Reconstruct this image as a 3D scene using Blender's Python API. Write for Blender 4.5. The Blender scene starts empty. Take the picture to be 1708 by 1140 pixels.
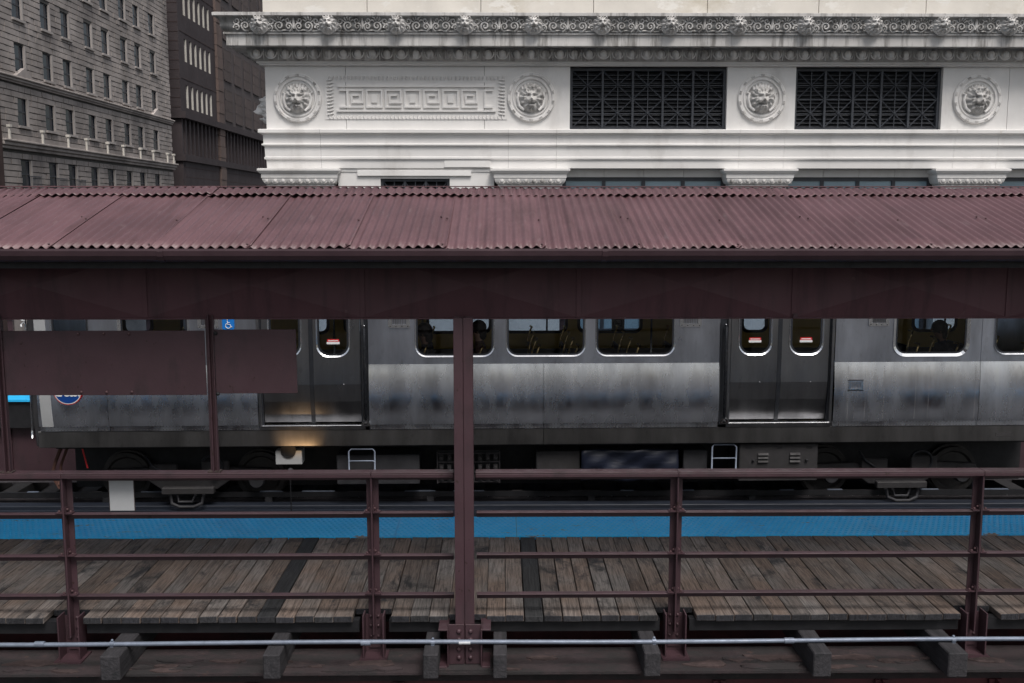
import bpy, math, random
from mathutils import Vector, Matrix
import numpy as np
random.seed(7)
R = math.radians
S = bpy.context.scene
COL = S.collection

# ------------------------------------------------------------------ camera, sky, sun, exposure
CAM_Z, PITCH, YAW, FPX = 3.2, R(-7.38), -0.0114, 1660.0
cd = bpy.data.cameras.new('camera'); cam = bpy.data.objects.new('camera', cd); COL.objects.link(cam)
cam.location = (0, 0, CAM_Z); cam.rotation_euler = (R(90) + PITCH, 0, YAW)
cd.sensor_width = 36; cd.lens = 36 * FPX / 1708; cd.clip_end = 3000; cd.clip_start = 0.05
S.camera = cam
SUN_EL, SUN_AZ = 58, 158          # azimuth clockwise from +Y: high behind the camera
w = bpy.data.worlds.new('World'); S.world = w; w.use_nodes = True
nt = w.node_tree; bg = nt.nodes['Background']
sky = nt.nodes.new('ShaderNodeTexSky'); sky.sky_type = 'NISHITA'; sky.sun_disc = False
sky.sun_elevation = R(SUN_EL); sky.sun_rotation = R(SUN_AZ); sky.dust_density = 4; sky.air_density = 1.3; sky.ozone_density = 1
hs = nt.nodes.new('ShaderNodeHueSaturation'); hs.inputs['Saturation'].default_value = 0.5
nt.links.new(sky.outputs[0], hs.inputs['Color']); nt.links.new(hs.outputs[0], bg.inputs['Color'])
bg.inputs['Strength'].default_value = 0.065
sd = bpy.data.lights.new('sun', 'SUN'); sun = bpy.data.objects.new('sun', sd); COL.objects.link(sun)
sd.energy = 1.5; sd.angle = R(24); sd.color = (1.0, 0.96, 0.92)
az = R(SUN_AZ); el = R(SUN_EL)
sdir = Vector((math.sin(az) * math.cos(el), math.cos(az) * math.cos(el), math.sin(el)))
sun.rotation_euler = sdir.to_track_quat('Z', 'Y').to_euler()
S.view_settings.view_transform = 'Standard'; S.view_settings.look = 'None'
S.view_settings.exposure = 0.72; S.view_settings.gamma = 1.0
S.render.engine = 'CYCLES'

# ------------------------------------------------------------------ layout helpers (photo pixel + real distance -> metres)
CR = cam.rotation_euler.to_matrix()
def ray(px, py): return CR @ Vector(((px - 854) / FPX, -(py - 570) / FPX, -1))
def at(px, py, D):
    d = ray(px, py); return Vector((0, 0, CAM_Z)) + d * (D / d.y)
def atx(px, py, X):
    d = ray(px, py); return Vector((0, 0, CAM_Z)) + d * (X / d.x)
TY, TSL = 13.9, 0.02
def tx(px, py=570, v=0.0):           # on the train's side plane -> (u, z) in the car's own frame
    d = ray(px, py); s = (TY + v) / (d.y - TSL * d.x); p = d * s
    return p.x * math.sqrt(1 + TSL * TSL), CAM_Z + p.z

# ------------------------------------------------------------------ mesh helpers
ORG = {}
class MB:
    def __init__(s): s.v = []; s.f = []
    def add(s, vs, fs):
        n = len(s.v); s.v += [tuple(v) for v in vs]; s.f += [tuple(i + n for i in f) for f in fs]; return s
    def box(s, x0, x1, y0, y1, z0, z1):
        return s.add([(x0,y0,z0),(x1,y0,z0),(x1,y1,z0),(x0,y1,z0),(x0,y0,z1),(x1,y0,z1),(x1,y1,z1),(x0,y1,z1)],
                     [(3,2,1,0),(4,5,6,7),(0,1,5,4),(1,2,6,5),(2,3,7,6),(3,0,4,7)])
    def ext_x(s, prof, x0, x1, closed=True):      # prof [(y,z)] extruded along x
        n = len(prof)
        vs = [(x0, y, z) for y, z in prof] + [(x1, y, z) for y, z in prof]
        fs = [(i, (i+1) % n, n + (i+1) % n, n + i) for i in range(n if closed else n - 1)]
        if closed: fs += [tuple(range(n-1, -1, -1)), tuple(range(n, 2*n))]
        return s.add(vs, fs)
    def ext_y(s, prof, y0, y1):                   # prof [(x,z)] extruded along y
        n = len(prof)
        vs = [(x, y0, z) for x, z in prof] + [(x, y1, z) for x, z in prof]
        return s.add(vs, [(i, n+i, n+(i+1)%n, (i+1)%n) for i in range(n)] + [tuple(range(n)), tuple(range(2*n-1, n-1, -1))])
    def ext_z(s, prof, z0, z1):
        n = len(prof)
        vs = [(x, y, z0) for x, y in prof] + [(x, y, z1) for x, y in prof]
        return s.add(vs, [(i, (i+1)%n, n+(i+1)%n, n+i) for i in range(n)] + [tuple(range(n-1,-1,-1)), tuple(range(n, 2*n))])
    def tube(s, pts, r, n=8, cap=True):
        pts = [Vector(p) for p in pts]; k = len(pts); rs = r if isinstance(r, (list, tuple)) else [r] * k
        vs = []; up = None
        for i, p in enumerate(pts):
            t = (pts[min(i+1, k-1)] - pts[max(i-1, 0)]).normalized()
            if up is None:
                up = Vector((0,0,1)) if abs(t.z) < .9 else Vector((1,0,0))
            a = t.cross(up).normalized(); up = a.cross(t).normalized()
            for j in range(n):
                q = 2*math.pi*j/n; vs.append(p + (a*math.cos(q) + up*math.sin(q)) * rs[i])
        fs = [(i*n+j, i*n+(j+1)%n, (i+1)*n+(j+1)%n, (i+1)*n+j) for i in range(k-1) for j in range(n)]
        if cap: fs += [tuple(range(n)), tuple(range(k*n-1, (k-1)*n-1, -1))]
        return s.add(vs, [f[::-1] for f in fs])
    def lathe_y(s, prof, cx, cy, cz, n=32):       # prof [(r, y)] about an axis along y
        k = len(prof); vs = [(cx + r*math.cos(2*math.pi*j/n), cy + y, cz + r*math.sin(2*math.pi*j/n)) for r, y in prof for j in range(n)]
        return s.add(vs, [(i*n+j, (i+1)*n+j, (i+1)*n+(j+1)%n, i*n+(j+1)%n) for i in range(k-1) for j in range(n)])
    def grid(s, fn, nu, nv):
        vs = [fn(i/nu, j/nv) for j in range(nv+1) for i in range(nu+1)]
        return s.add(vs, [(j*(nu+1)+i, j*(nu+1)+i+1, (j+1)*(nu+1)+i+1, (j+1)*(nu+1)+i) for j in range(nv) for i in range(nu)])
    def ball(s, c, r, nu=10, nv=6, sc=(1,1,1)):
        def fn(u, v):
            a, b = 2*math.pi*u, math.pi*(v-.5)
            return (c[0]+r*sc[0]*math.cos(a)*math.cos(b), c[1]+r*sc[1]*math.sin(a)*math.cos(b), c[2]+r*sc[2]*math.sin(b))
        return s.grid(fn, nu, nv)
    def mesh(s, me_from):
        return s.add([v.co for v in me_from.vertices], [tuple(p.vertices) for p in me_from.polygons])
    def build(s, name, mat, parent=None, smooth=False, bevel=0, label=None, cat=None, group=None, kind=None, solid=0, auto=None):
        a = np.array(s.v); c = Vector(((a.min(0) + a.max(0)) / 2).tolist())
        me = bpy.data.meshes.new(name); me.from_pydata([tuple(Vector(v) - c) for v in s.v], [], s.f)
        o = bpy.data.objects.new(name, me); COL.objects.link(o); me.materials.append(MATS[mat])
        if smooth: me.polygons.foreach_set('use_smooth', [True]*len(me.polygons))
        me.update()
        place(o, c, parent)
        if bevel:
            m = o.modifiers.new('bevel', 'BEVEL'); m.width = bevel; m.segments = 1; m.limit_method = 'ANGLE'; m.angle_limit = R(40)
        if solid:
            m = o.modifiers.new('solid', 'SOLIDIFY'); m.thickness = solid; m.offset = -1
        return tag(o, label, cat, group, kind)
def place(o, c, parent):
    c = Vector(c); ORG[o.name] = c
    if parent is not None: o.parent = parent; o.location = c - ORG[parent.name]
    else: o.location = c
def tag(o, label=None, cat=None, group=None, kind=None):
    if label: o['label'] = label
    if cat: o['category'] = cat
    if group: o['group'] = group
    if kind: o['kind'] = kind
    return o
def empty(name, loc, label=None, cat=None, group=None, kind=None, parent=None):
    o = bpy.data.objects.new(name, None); o.empty_display_size = .2; COL.objects.link(o); place(o, loc, parent); return tag(o, label, cat, group, kind)
def inst(src, c, parent, mirror=False):
    o = src.copy(); COL.objects.link(o); o.parent = None; place(o, c, parent)
    if mirror: o.scale.x = -1
    return o
def part(name, mat, parent, *boxes, **k):
    if k.get('kind') == 'stuff':
        m = MB()
        for b in boxes: m.box(*b)
        return m.build(name, mat, parent, **k)
    out = [MB().box(*b).build(name, mat, parent, **k) for b in boxes]
    return out[0]
def rrect(x0, x1, z0, z1, r, n=6):
    pts = []
    for cx, cz, a0 in ((x1-r, z1-r, 0), (x0+r, z1-r, 90), (x0+r, z0+r, 180), (x1-r, z0+r, 270)):
        for i in range(n+1):
            a = R(a0 + 90*i/n); pts.append((cx + r*math.cos(a), cz + r*math.sin(a)))
    return pts
def plate(outer, holes, y, th):                   # flat plate in the x-z plane with holes, from a filled curve
    cu = bpy.data.curves.new('plate', 'CURVE'); cu.dimensions = '2D'; cu.fill_mode = 'BOTH'; cu.extrude = th/2
    for loop in [outer] + holes:
        sp = cu.splines.new('POLY'); sp.points.add(len(loop)-1); sp.use_cyclic_u = True
        for i, (a, b) in enumerate(loop): sp.points[i].co = (a, b, 0, 1)
    ob = bpy.data.objects.new('plate', cu); me = bpy.data.meshes.new_from_object(ob)
    m = MB(); m.add([(v.co.x, y + th/2 - v.co.z, v.co.y) for v in me.vertices], [tuple(p.vertices) for p in me.polygons])
    bpy.data.objects.remove(ob); bpy.data.curves.remove(cu); bpy.data.meshes.remove(me)
    return m
def ringplate(loop_o, loop_i, y, th, dip=0):      # ring between two matching loops, its inner edge set back by dip
    n = len(loop_o); m = MB()
    vs = [(a, y, b) for a, b in loop_o] + [(a, y+dip, b) for a, b in loop_i] + [(a, y+th+dip, b) for a, b in loop_i] + [(a, y+th, b) for a, b in loop_o]
    fs = []
    for i in range(n):
        j = (i+1) % n
        for k in range(4):
            k2 = (k+1) % 4; fs.append((k*n+i, k*n+j, k2*n+j, k2*n+i))
    return m.add(vs, fs)
def textmesh(txt, size):
    cu = bpy.data.curves.new('t', 'FONT'); cu.body = txt; cu.size = size; cu.align_x = 'CENTER'; cu.align_y = 'CENTER'; cu.extrude = .001; cu.offset = size*.018
    ob = bpy.data.objects.new('t', cu); me = bpy.data.meshes.new_from_object(ob); bpy.data.objects.remove(ob); bpy.data.curves.remove(cu); return me

# ------------------------------------------------------------------ materials
MATS = {}
def rgb(c): return (c[0], c[1], c[2], 1)
def M(name, base, var=.2, scale=4, stretch=(1,1,1), rough=.6, rvar=.1, metal=0, bump=.1, bscale=40, coord='obj', rnd=.08, spec=.4,
      dirt=None, dirt2=None, emit=None, alpha=None):
    m = bpy.data.materials.new(name); m.use_nodes = True; MATS[name] = m
    t = m.node_tree; N = t.nodes.new; L = t.links.new; b = t.nodes['Principled BSDF']
    b.inputs['Metallic'].default_value = metal; b.inputs['Specular IOR Level'].default_value = spec
    if coord == 'obj':
        tc = N('ShaderNodeTexCoord'); oi = N('ShaderNodeObjectInfo'); ad = N('ShaderNodeVectorMath'); ad.operation = 'ADD'
        mu = N('ShaderNodeMath'); mu.operation = 'MULTIPLY'; mu.inputs[1].default_value = 57.3; L(oi.outputs['Random'], mu.inputs[0])
        cx = N('ShaderNodeCombineXYZ'); L(mu.outputs[0], cx.inputs[0]); L(mu.outputs[0], cx.inputs[1]); L(mu.outputs[0], cx.inputs[2])
        L(tc.outputs['Object'], ad.inputs[0]); L(cx.outputs[0], ad.inputs[1]); vec = ad.outputs[0]; rand = oi.outputs['Random']
    else:
        g = N('ShaderNodeNewGeometry'); vec = g.outputs['Position']; oi = N('ShaderNodeObjectInfo'); rand = oi.outputs['Random']
    def noise(sc, st, det=6, ro=.6):
        mp = N('ShaderNodeMapping'); mp.inputs['Scale'].default_value = st; L(vec, mp.inputs['Vector'])
        n = N('ShaderNodeTexNoise'); n.inputs['Scale'].default_value = sc; n.inputs['Detail'].default_value = det; n.inputs['Roughness'].default_value = ro
        L(mp.outputs[0], n.inputs['Vector']); return n.outputs['Fac']
    def ramp(f, p0, p1, c0=(0,0,0), c1=(1,1,1)):
        r = N('ShaderNodeValToRGB'); e = r.color_ramp.elements; e[0].position = p0; e[1].position = p1; e[0].color = rgb(c0); e[1].color = rgb(c1)
        L(f, r.inputs[0]); return r.outputs[0]
    n1 = noise(scale, stretch)
    col = ramp(n1, .3, .7, [c*(1-var) for c in base], [c*(1+var) for c in base])
    for d in (dirt, dirt2):
        if d:
            dc, lo, hi, sc, st = d
            f = ramp(noise(sc, st, 8, .65), lo, hi)
            mx = N('ShaderNodeMix'); mx.data_type = 'RGBA'; L(f, mx.inputs['Factor']); L(col, mx.inputs['A']); mx.inputs['B'].default_value = rgb(dc); col = mx.outputs['Result']
    if rnd:
        mr = N('ShaderNodeMapRange'); mr.inputs['To Min'].default_value = 1-rnd; mr.inputs['To Max'].default_value = 1+rnd; L(rand, mr.inputs['Value'])
        sc = N('ShaderNodeVectorMath'); sc.operation = 'SCALE'; L(col, sc.inputs[0]); L(mr.outputs[0], sc.inputs['Scale']); col = sc.outputs[0]
    L(col, b.inputs['Base Color'])
    rr = N('ShaderNodeMapRange'); rr.inputs['To Min'].default_value = max(0, rough-rvar); rr.inputs['To Max'].default_value = min(1, rough+rvar)
    rr.inputs['From Min'].default_value = .3; rr.inputs['From Max'].default_value = .7
    L(noise(scale*2.3, stretch), rr.inputs['Value']); L(rr.outputs[0], b.inputs['Roughness'])
    if bump:
        bp = N('ShaderNodeBump'); bp.inputs['Strength'].default_value = bump; bp.inputs['Distance'].default_value = .01
        L(noise(bscale, stretch, 5), bp.inputs['Height']); L(bp.outputs[0], b.inputs['Normal'])
    if emit:
        b.inputs['Emission Color'].default_value = rgb(emit[0]); b.inputs['Emission Strength'].default_value = emit[1]
    return m
MAR = (.058, .031, .038)
RUST = (.09, .035, .02)
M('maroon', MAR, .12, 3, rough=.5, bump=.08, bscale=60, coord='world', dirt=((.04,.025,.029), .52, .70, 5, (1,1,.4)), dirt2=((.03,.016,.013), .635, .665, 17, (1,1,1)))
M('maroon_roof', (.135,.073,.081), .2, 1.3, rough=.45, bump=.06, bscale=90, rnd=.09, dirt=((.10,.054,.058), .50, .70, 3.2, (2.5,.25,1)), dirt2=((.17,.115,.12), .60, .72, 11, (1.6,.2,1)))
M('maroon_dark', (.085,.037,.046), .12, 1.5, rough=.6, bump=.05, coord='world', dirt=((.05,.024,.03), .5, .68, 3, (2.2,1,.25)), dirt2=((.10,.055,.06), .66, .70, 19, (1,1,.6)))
M('maroon_ledge', (.038,.028,.03), .3, 5, rough=.85, bump=.6, bscale=30, coord='world', dirt=((.028,.025,.026), .46, .56, 4.5, (.6,1.4,1)), dirt2=((.07,.044,.04), .63, .68, 8, (1,1,1)))
M('girder_red', (.075,.02,.024), .2, 3, rough=.6, bump=.15, coord='world', dirt=((.02,.012,.014), .5, .7, 2, (1,1,1)))
M('gutter', (.06,.035,.042), .15, 4, rough=.4, bump=.05, coord='world')
M('rust', (.055,.038,.037), .35, 14, rough=.9, bump=.6, bscale=40)
M('steel_bolt', (.09,.05,.055), .2, 20, rough=.5, metal=.2)
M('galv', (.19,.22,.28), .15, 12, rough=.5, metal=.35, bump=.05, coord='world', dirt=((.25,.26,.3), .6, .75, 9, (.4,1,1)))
M('white_tape', (.7,.72,.75), .08, 12, rough=.6)
M('timber', (.036,.034,.038), .35, 9, (3.5,.35,3.5), rough=.85, bump=.8, bscale=14, dirt=((.022,.022,.025), .5, .65, 6, (2,.5,2)))
M('tactile', (.03,.52,.98), .06, 3, rough=.5, bump=.05, coord='world', rnd=.05, dirt=((.022,.38,.80), .55, .75, 1.3, (1,1,1)), dirt2=((.24,.20,.17), .63, .67, 5, (.4,2.2,1)))
M('concrete', (.2,.2,.2), .15, 2, rough=.9, bump=.2, coord='world')
M('asphalt', (.05,.05,.052), .2, 1.5, rough=.9, bump=.3, coord='world')
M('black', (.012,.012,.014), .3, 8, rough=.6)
M('black_gloss', (.012,.013,.016), .2, 8, rough=.25)
M('rubber', (.015,.017,.022), .2, 8, rough=.5)
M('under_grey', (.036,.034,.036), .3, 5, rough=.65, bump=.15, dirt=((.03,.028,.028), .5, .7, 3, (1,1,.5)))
M('under_dark', (.03,.03,.034), .3, 5, rough=.6, bump=.2)
M('tarp', (.010,.013,.026), .3, 6, (.5,1,2), rough=.45, bump=.8, bscale=9)
M('wheel', (.035,.032,.031), .3, 6, rough=.6, metal=.1, bump=.2)
M('rail_top', (.5,.5,.52), .1, 8, rough=.2, metal=1, bump=0)
M('rail_side', (.06,.055,.06), .3, 8, rough=.6, metal=.4, bump=.3, coord='world')
M('tie', (.016,.015,.016), .35, 8, (.4,3,3), rough=.9, bump=.6, bscale=14)
M('guard', (.015,.019,.029), .3, 5, (.3,2,2), rough=.55, bump=.3, coord='world')
M('seat', (.03,.035,.06), .2, 6, rough=.7)
M('brass', (.75,.55,.25), .05, 10, rough=.25, metal=1, bump=0)
M('yellow_wall', (.8,.58,.17), .08, 3, rough=.5, bump=0)
M('cream_ceiling', (.5,.48,.42), .08, 3, rough=.6, bump=0)
M('car_floor', (.06,.06,.065), .2, 6, rough=.6)
M('white_paint', (.72,.73,.74), .05, 5, rough=.5, bump=.02, rnd=.02)
M('plate_white', (.36,.37,.38), .08, 3, rough=.6, bump=.04, dirt=((.27,.22,.2), .6, .75, 4, (2,1,.6)))
M('sign_blue', (.01,.17,.55), .04, 5, rough=.4, bump=0, rnd=0)
M('logo_blue', (.006,.05,.24), .04, 5, rough=.35, bump=0, rnd=0)
M('red', (.55,.02,.025), .05, 5, rough=.4, bump=0, rnd=0)
M('lamp_glass', (1,.75,.4), 0, 1, rough=.4, bump=0, emit=((1,.58,.24), 6))
M('skin', (.42,.26,.19), .08, 8, rough=.55, bump=.02)
M('skin_deep', (.2,.11,.075), .08, 8, rough=.55, bump=.02)
M('hair_dark', (.018,.014,.012), .3, 30, rough=.6, bump=.3)
M('coat_black', (.02,.02,.024), .2, 12, rough=.85, bump=.2)
M('coat_brown', (.085,.04,.03), .2, 12, rough=.85, bump=.2)
M('coat_navy', (.02,.025,.045), .2, 12, rough=.85, bump=.2)
# stone
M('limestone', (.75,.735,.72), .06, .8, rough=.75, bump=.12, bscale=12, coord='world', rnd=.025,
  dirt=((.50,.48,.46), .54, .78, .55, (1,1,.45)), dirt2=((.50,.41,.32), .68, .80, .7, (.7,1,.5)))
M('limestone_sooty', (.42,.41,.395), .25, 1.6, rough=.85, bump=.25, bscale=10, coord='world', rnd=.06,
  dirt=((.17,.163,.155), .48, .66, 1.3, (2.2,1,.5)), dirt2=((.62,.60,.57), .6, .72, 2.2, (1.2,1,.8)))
M('limestone_corona', (.58,.565,.55), .15, 1.2, rough=.8, bump=.2, bscale=10, coord='world', rnd=.04,
  dirt=((.22,.21,.20), .50, .66, 1.5, (2.4,1,.3)))
M('limestone_attic', (.63,.60,.55), .10, .7, rough=.85, bump=.2, bscale=8, coord='world', rnd=.03,
  dirt=((.44,.39,.30), .54, .76, .55, (.8,1,1.2)), dirt2=((.7,.68,.64), .56, .60, .9, (.7,1,1.3)))
M('limestone_lion', (.60,.585,.57), .18, 2.5, rough=.8, bump=.2, bscale=14, coord='world', rnd=.06, dirt=((.28,.27,.26), .5, .66, 4.5, (1,1,.7)))
M('joint', (.10,.095,.09), .2, 3, rough=.95, coord='world')
M('iron_dark', (.05,.055,.066), .2, 4, rough=.5, bump=.05, coord='world')
M('louver', (.042,.044,.05), .2, 4, rough=.55, bump=.05)
M('grey_stone', (.39,.35,.33), .28, .5, rough=.9, bump=.3, bscale=6, coord='world', rnd=.1, dirt=((.19,.17,.165), .48, .7, .25, (1,1,.6)))
M('grey_trim', (.37,.34,.325), .15, .6, rough=.85, bump=.2, bscale=6, coord='world', rnd=.05)
M('pale_stone', (.6,.57,.52), .1, 1, rough=.8, coord='world')
M('brown_stone', (.052,.041,.044), .15, .4, rough=.8, bump=.15, bscale=5, coord='world', rnd=.06)
M('brown_light', (.13,.095,.085), .15, .5, rough=.8, bump=.15, bscale=5, coord='world', rnd=.05)
M('brown_panel', (.085,.07,.07), .12, .5, rough=.7, bump=.1, bscale=5, coord='world')
M('brick_dark', (.055,.035,.033), .2, 1.5, rough=.9, bump=.2, coord='world')
M('pane_dark', (.02,.028,.042), .15, 1, rough=.08, bump=0, spec=.6)
M('pane_sky', (.26,.38,.46), .12, .5, rough=.12, bump=0, spec=.8)  # reflected sky is put into the pale blue base colour

def stainless(name, base, rough, streak, aniso=.6):
    m = bpy.data.materials.new(name); m.use_nodes = True; MATS[name] = m
    t = m.node_tree; N = t.nodes.new; L = t.links.new; b = t.nodes['Principled BSDF']
    b.inputs['Metallic'].default_value = 1; b.inputs['Anisotropic'].default_value = aniso
    tg = N('ShaderNodeCombineXYZ'); tg.inputs[0].default_value = 1; tg.inputs[1].default_value = .02; L(tg.outputs[0], b.inputs['Tangent'])
    g = N('ShaderNodeTexCoord'); oi = N('ShaderNodeObjectInfo')
    ad = N('ShaderNodeVectorMath'); ad.operation = 'ADD'; L(g.outputs['Object'], ad.inputs[0])
    mm = N('ShaderNodeMath'); mm.operation = 'MULTIPLY'; mm.inputs[1].default_value = 31.7; L(oi.outputs['Random'], mm.inputs[0]); L(mm.outputs[0], ad.inputs[1])
    def noise(sc, st, det=6, ro=.6):
        mp = N('ShaderNodeMapping'); mp.inputs['Scale'].default_value = st; L(ad.outputs[0], mp.inputs['Vector'])
        n = N('ShaderNodeTexNoise'); n.inputs['Scale'].default_value = sc; n.inputs['Detail'].default_value = det; n.inputs['Roughness'].default_value = ro
        L(mp.outputs[0], n.inputs['Vector']); return n.outputs['Fac']
    def ramp(f, p0, p1, c0, c1):
        r = N('ShaderNodeValToRGB'); e = r.color_ramp.elements; e[0].position = p0; e[1].position = p1; e[0].color = rgb(c0); e[1].color = rgb(c1); L(f, r.inputs[0]); return r.outputs[0]
    c1 = ramp(noise(2.2, (1, 1, .18), 8, .65), .35, .65, [x*(1-streak) for x in base], [x*1.08 for x in base])
    c2 = ramp(noise(9, (1, 1, .5), 9, .75), .56, .72, (1,1,1), (.6,.59,.59))
    mx = N('ShaderNodeMix'); mx.data_type = 'RGBA'; mx.blend_type = 'MULTIPLY'; mx.inputs['Factor'].default_value = .7; L(c1, mx.inputs['A']); L(c2, mx.inputs['B'])
    L(mx.outputs['Result'], b.inputs['Base Color'])
    rr = N('ShaderNodeMapRange'); rr.inputs['From Min'].default_value = .3; rr.inputs['From Max'].default_value = .7
    rr.inputs['To Min'].default_value = rough-.07; rr.inputs['To Max'].default_value = rough+.12; L(noise(3, (1,1,.4), 7), rr.inputs['Value']); L(rr.outputs[0], b.inputs['Roughness'])
    bp = N('ShaderNodeBump'); bp.inputs['Strength'].default_value = .05; bp.inputs['Distance'].default_value = .004
    L(noise(2.5, (.6,1,1.2), 3, .5), bp.inputs['Height']); L(bp.outputs[0], b.inputs['Normal'])
stainless('steel_panel', (.84,.87,.95), .24, .33, .4)
stainless('steel_band', (.55,.575,.65), .33, .3, .3)
stainless('steel_door', (.34,.34,.355), .32, .25)
stainless('steel_skirt', (.30,.29,.29), .42, .35)
stainless('steel_bright', (.85,.86,.88), .2, .08)

def glass(name, tint, refl=.1):
    m = bpy.data.materials.new(name); m.use_nodes = True; MATS[name] = m
    t = m.node_tree; N = t.nodes.new; L = t.links.new; t.nodes.remove(t.nodes['Principled BSDF'])
    a = N('ShaderNodeBsdfTransparent'); a.inputs[0].default_value = rgb(tint); g = N('ShaderNodeBsdfGlossy'); g.inputs['Roughness'].default_value = .02
    f = N('ShaderNodeFresnel'); f.inputs['IOR'].default_value = 1.45; mx = N('ShaderNodeMixShader')
    L(f.outputs[0], mx.inputs[0]); L(a.outputs[0], mx.inputs[1]); L(g.outputs[0], mx.inputs[2]); L(mx.outputs[0], t.nodes['Material Output'].inputs[0])
glass('car_glass', (.86,.87,.88)); glass('tinted_glass', (.26,.33,.41))

def planks_mat(name, base, dark):
    m = bpy.data.materials.new(name); m.use_nodes = True; MATS[name] = m
    t = m.node_tree; N = t.nodes.new; L = t.links.new; b = t.nodes['Principled BSDF']; b.inputs['Specular IOR Level'].default_value = .3
    tc = N('ShaderNodeTexCoord'); oi = N('ShaderNodeObjectInfo'); mu = N('ShaderNodeMath'); mu.operation = 'MULTIPLY'; mu.inputs[1].default_value = 91.7
    L(oi.outputs['Random'], mu.inputs[0]); ad = N('ShaderNodeVectorMath'); ad.operation = 'ADD'; L(tc.outputs['Object'], ad.inputs[0]); L(mu.outputs[0], ad.inputs[1])
    def noise(sc, st, det=6, ro=.6, dist=0):
        mp = N('ShaderNodeMapping'); mp.inputs['Scale'].default_value = st; L(ad.outputs[0], mp.inputs['Vector'])
        n = N('ShaderNodeTexNoise'); n.inputs['Scale'].default_value = sc; n.inputs['Detail'].default_value = det; n.inputs['Roughness'].default_value = ro; n.inputs['Distortion'].default_value = dist
        L(mp.outputs[0], n.inputs['Vector']); return n.outputs['Fac']
    def ramp(f, p0, p1, c0=(0,0,0), c1=(1,1,1)):
        r = N('ShaderNodeValToRGB'); e = r.color_ramp.elements; e[0].position = p0; e[1].position = p1; e[0].color = rgb(c0); e[1].color = rgb(c1); L(f, r.inputs[0]); return r.outputs[0]
    grain = noise(10, (7, .35, 3), 7, .65, .6)
    col = ramp(grain, .36, .64, [x*.5 for x in base], [x*1.35 for x in base])
    stain = ramp(noise(2.2, (1.6, .8, 1), 8, .75, .4), .52, .64)
    mx = N('ShaderNodeMix'); mx.data_type = 'RGBA'; L(stain, mx.inputs['Factor']); L(col, mx.inputs['A']); mx.inputs['B'].default_value = rgb(dark)
    grey = ramp(noise(1.1, (1, 1, 1), 3), .4, .65)
    m2 = N('ShaderNodeMix'); m2.data_type = 'RGBA'; L(grey, m2.inputs['Factor']); L(mx.outputs['Result'], m2.inputs['A'])
    hs = N('ShaderNodeHueSaturation'); hs.inputs['Saturation'].default_value = .35; hs.inputs['Value'].default_value = 1.1; L(mx.outputs['Result'], hs.inputs['Color']); L(hs.outputs[0], m2.inputs['B'])
    mr = N('ShaderNodeMapRange'); mr.inputs['To Min'].default_value = .75; mr.inputs['To Max'].default_value = 1.18; L(oi.outputs['Random'], mr.inputs['Value'])
    sc = N('ShaderNodeVectorMath'); sc.operation = 'SCALE'; L(m2.outputs['Result'], sc.inputs[0]); L(mr.outputs[0], sc.inputs['Scale'])
    L(sc.outputs[0], b.inputs['Base Color']); b.inputs['Roughness'].default_value = .78
    bp = N('ShaderNodeBump'); bp.inputs['Strength'].default_value = .9; bp.inputs['Distance'].default_value = .006; L(grain, bp.inputs['Height']); L(bp.outputs[0], b.inputs['Normal'])
planks_mat('plank', (.15,.112,.092), (.026,.025,.028))
planks_mat('plank_end', (.032,.032,.038), (.016,.016,.02))
planks_mat('plank_tarred', (.03,.031,.034), (.02,.02,.022))

# ------------------------------------------------------------------ ground
m = MB(); m.box(-900, 900, -900, 1500, -7.0, -6.5); m.build('street', 'asphalt', kind='structure', label='dark street below the elevated tracks')

XL, XR = -9.6, 9.6
PX = [at(p, 1000, 7.67).x for p in (118, 622, 1131, 1624)]
STEP = (PX[3] - PX[0]) / 3
POSTS = [PX[0] + STEP * i for i in range(-2, 6)]
COLX = at(774, 780, 7.54).x

# ------------------------------------------------------------------ near platform: planks, tactile edge, stringers
plat = empty('platform', (0, 8.9, -.05), 'wooden plank platform with blue tactile edge', kind='structure')
PW = .153; n = int((XR - XL) / PW)
darkx = [at(457, 1030, 7.6).x, at(888, 1030, 7.6).x]
rp = random.Random(3)
for i in range(n):
    x0 = XL + i * PW; x1 = x0 + PW - rp.choice([.004, .005, .007, .010]); xc = (x0 + x1) / 2
    y0 = 7.61 + rp.uniform(-.008, .008); y1 = 9.565
    if min(abs(xc - p) for p in POSTS) < .135: y0 = 7.775
    elif abs(xc - COLX) < .11: y0 = 7.645
    dz = rp.uniform(-.003, .003); t = rp.uniform(-.002, .002)
    b = MB(); b.add([(x0,y0,-.05),(x1,y0,-.05),(x1,y1,-.05),(x0,y1,-.05),(x0,y0,dz-t),(x1,y0,dz+t),(x1,y1,dz+t),(x0,y1,dz-t)],
                    [(3,2,1,0),(4,5,6,7),(0,1,5,4),(1,2,6,5),(2,3,7,6),(3,0,4,7)])
    tar = min(abs(xc - d) for d in darkx) < PW * .5
    o = b.build('plank', 'plank_tarred' if tar else 'plank', plat, bevel=.004); o.data.materials.append(MATS['plank_end']); o.data.polygons[2].material_index = 1
TP = 1.22; x = XL
first = None
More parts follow.
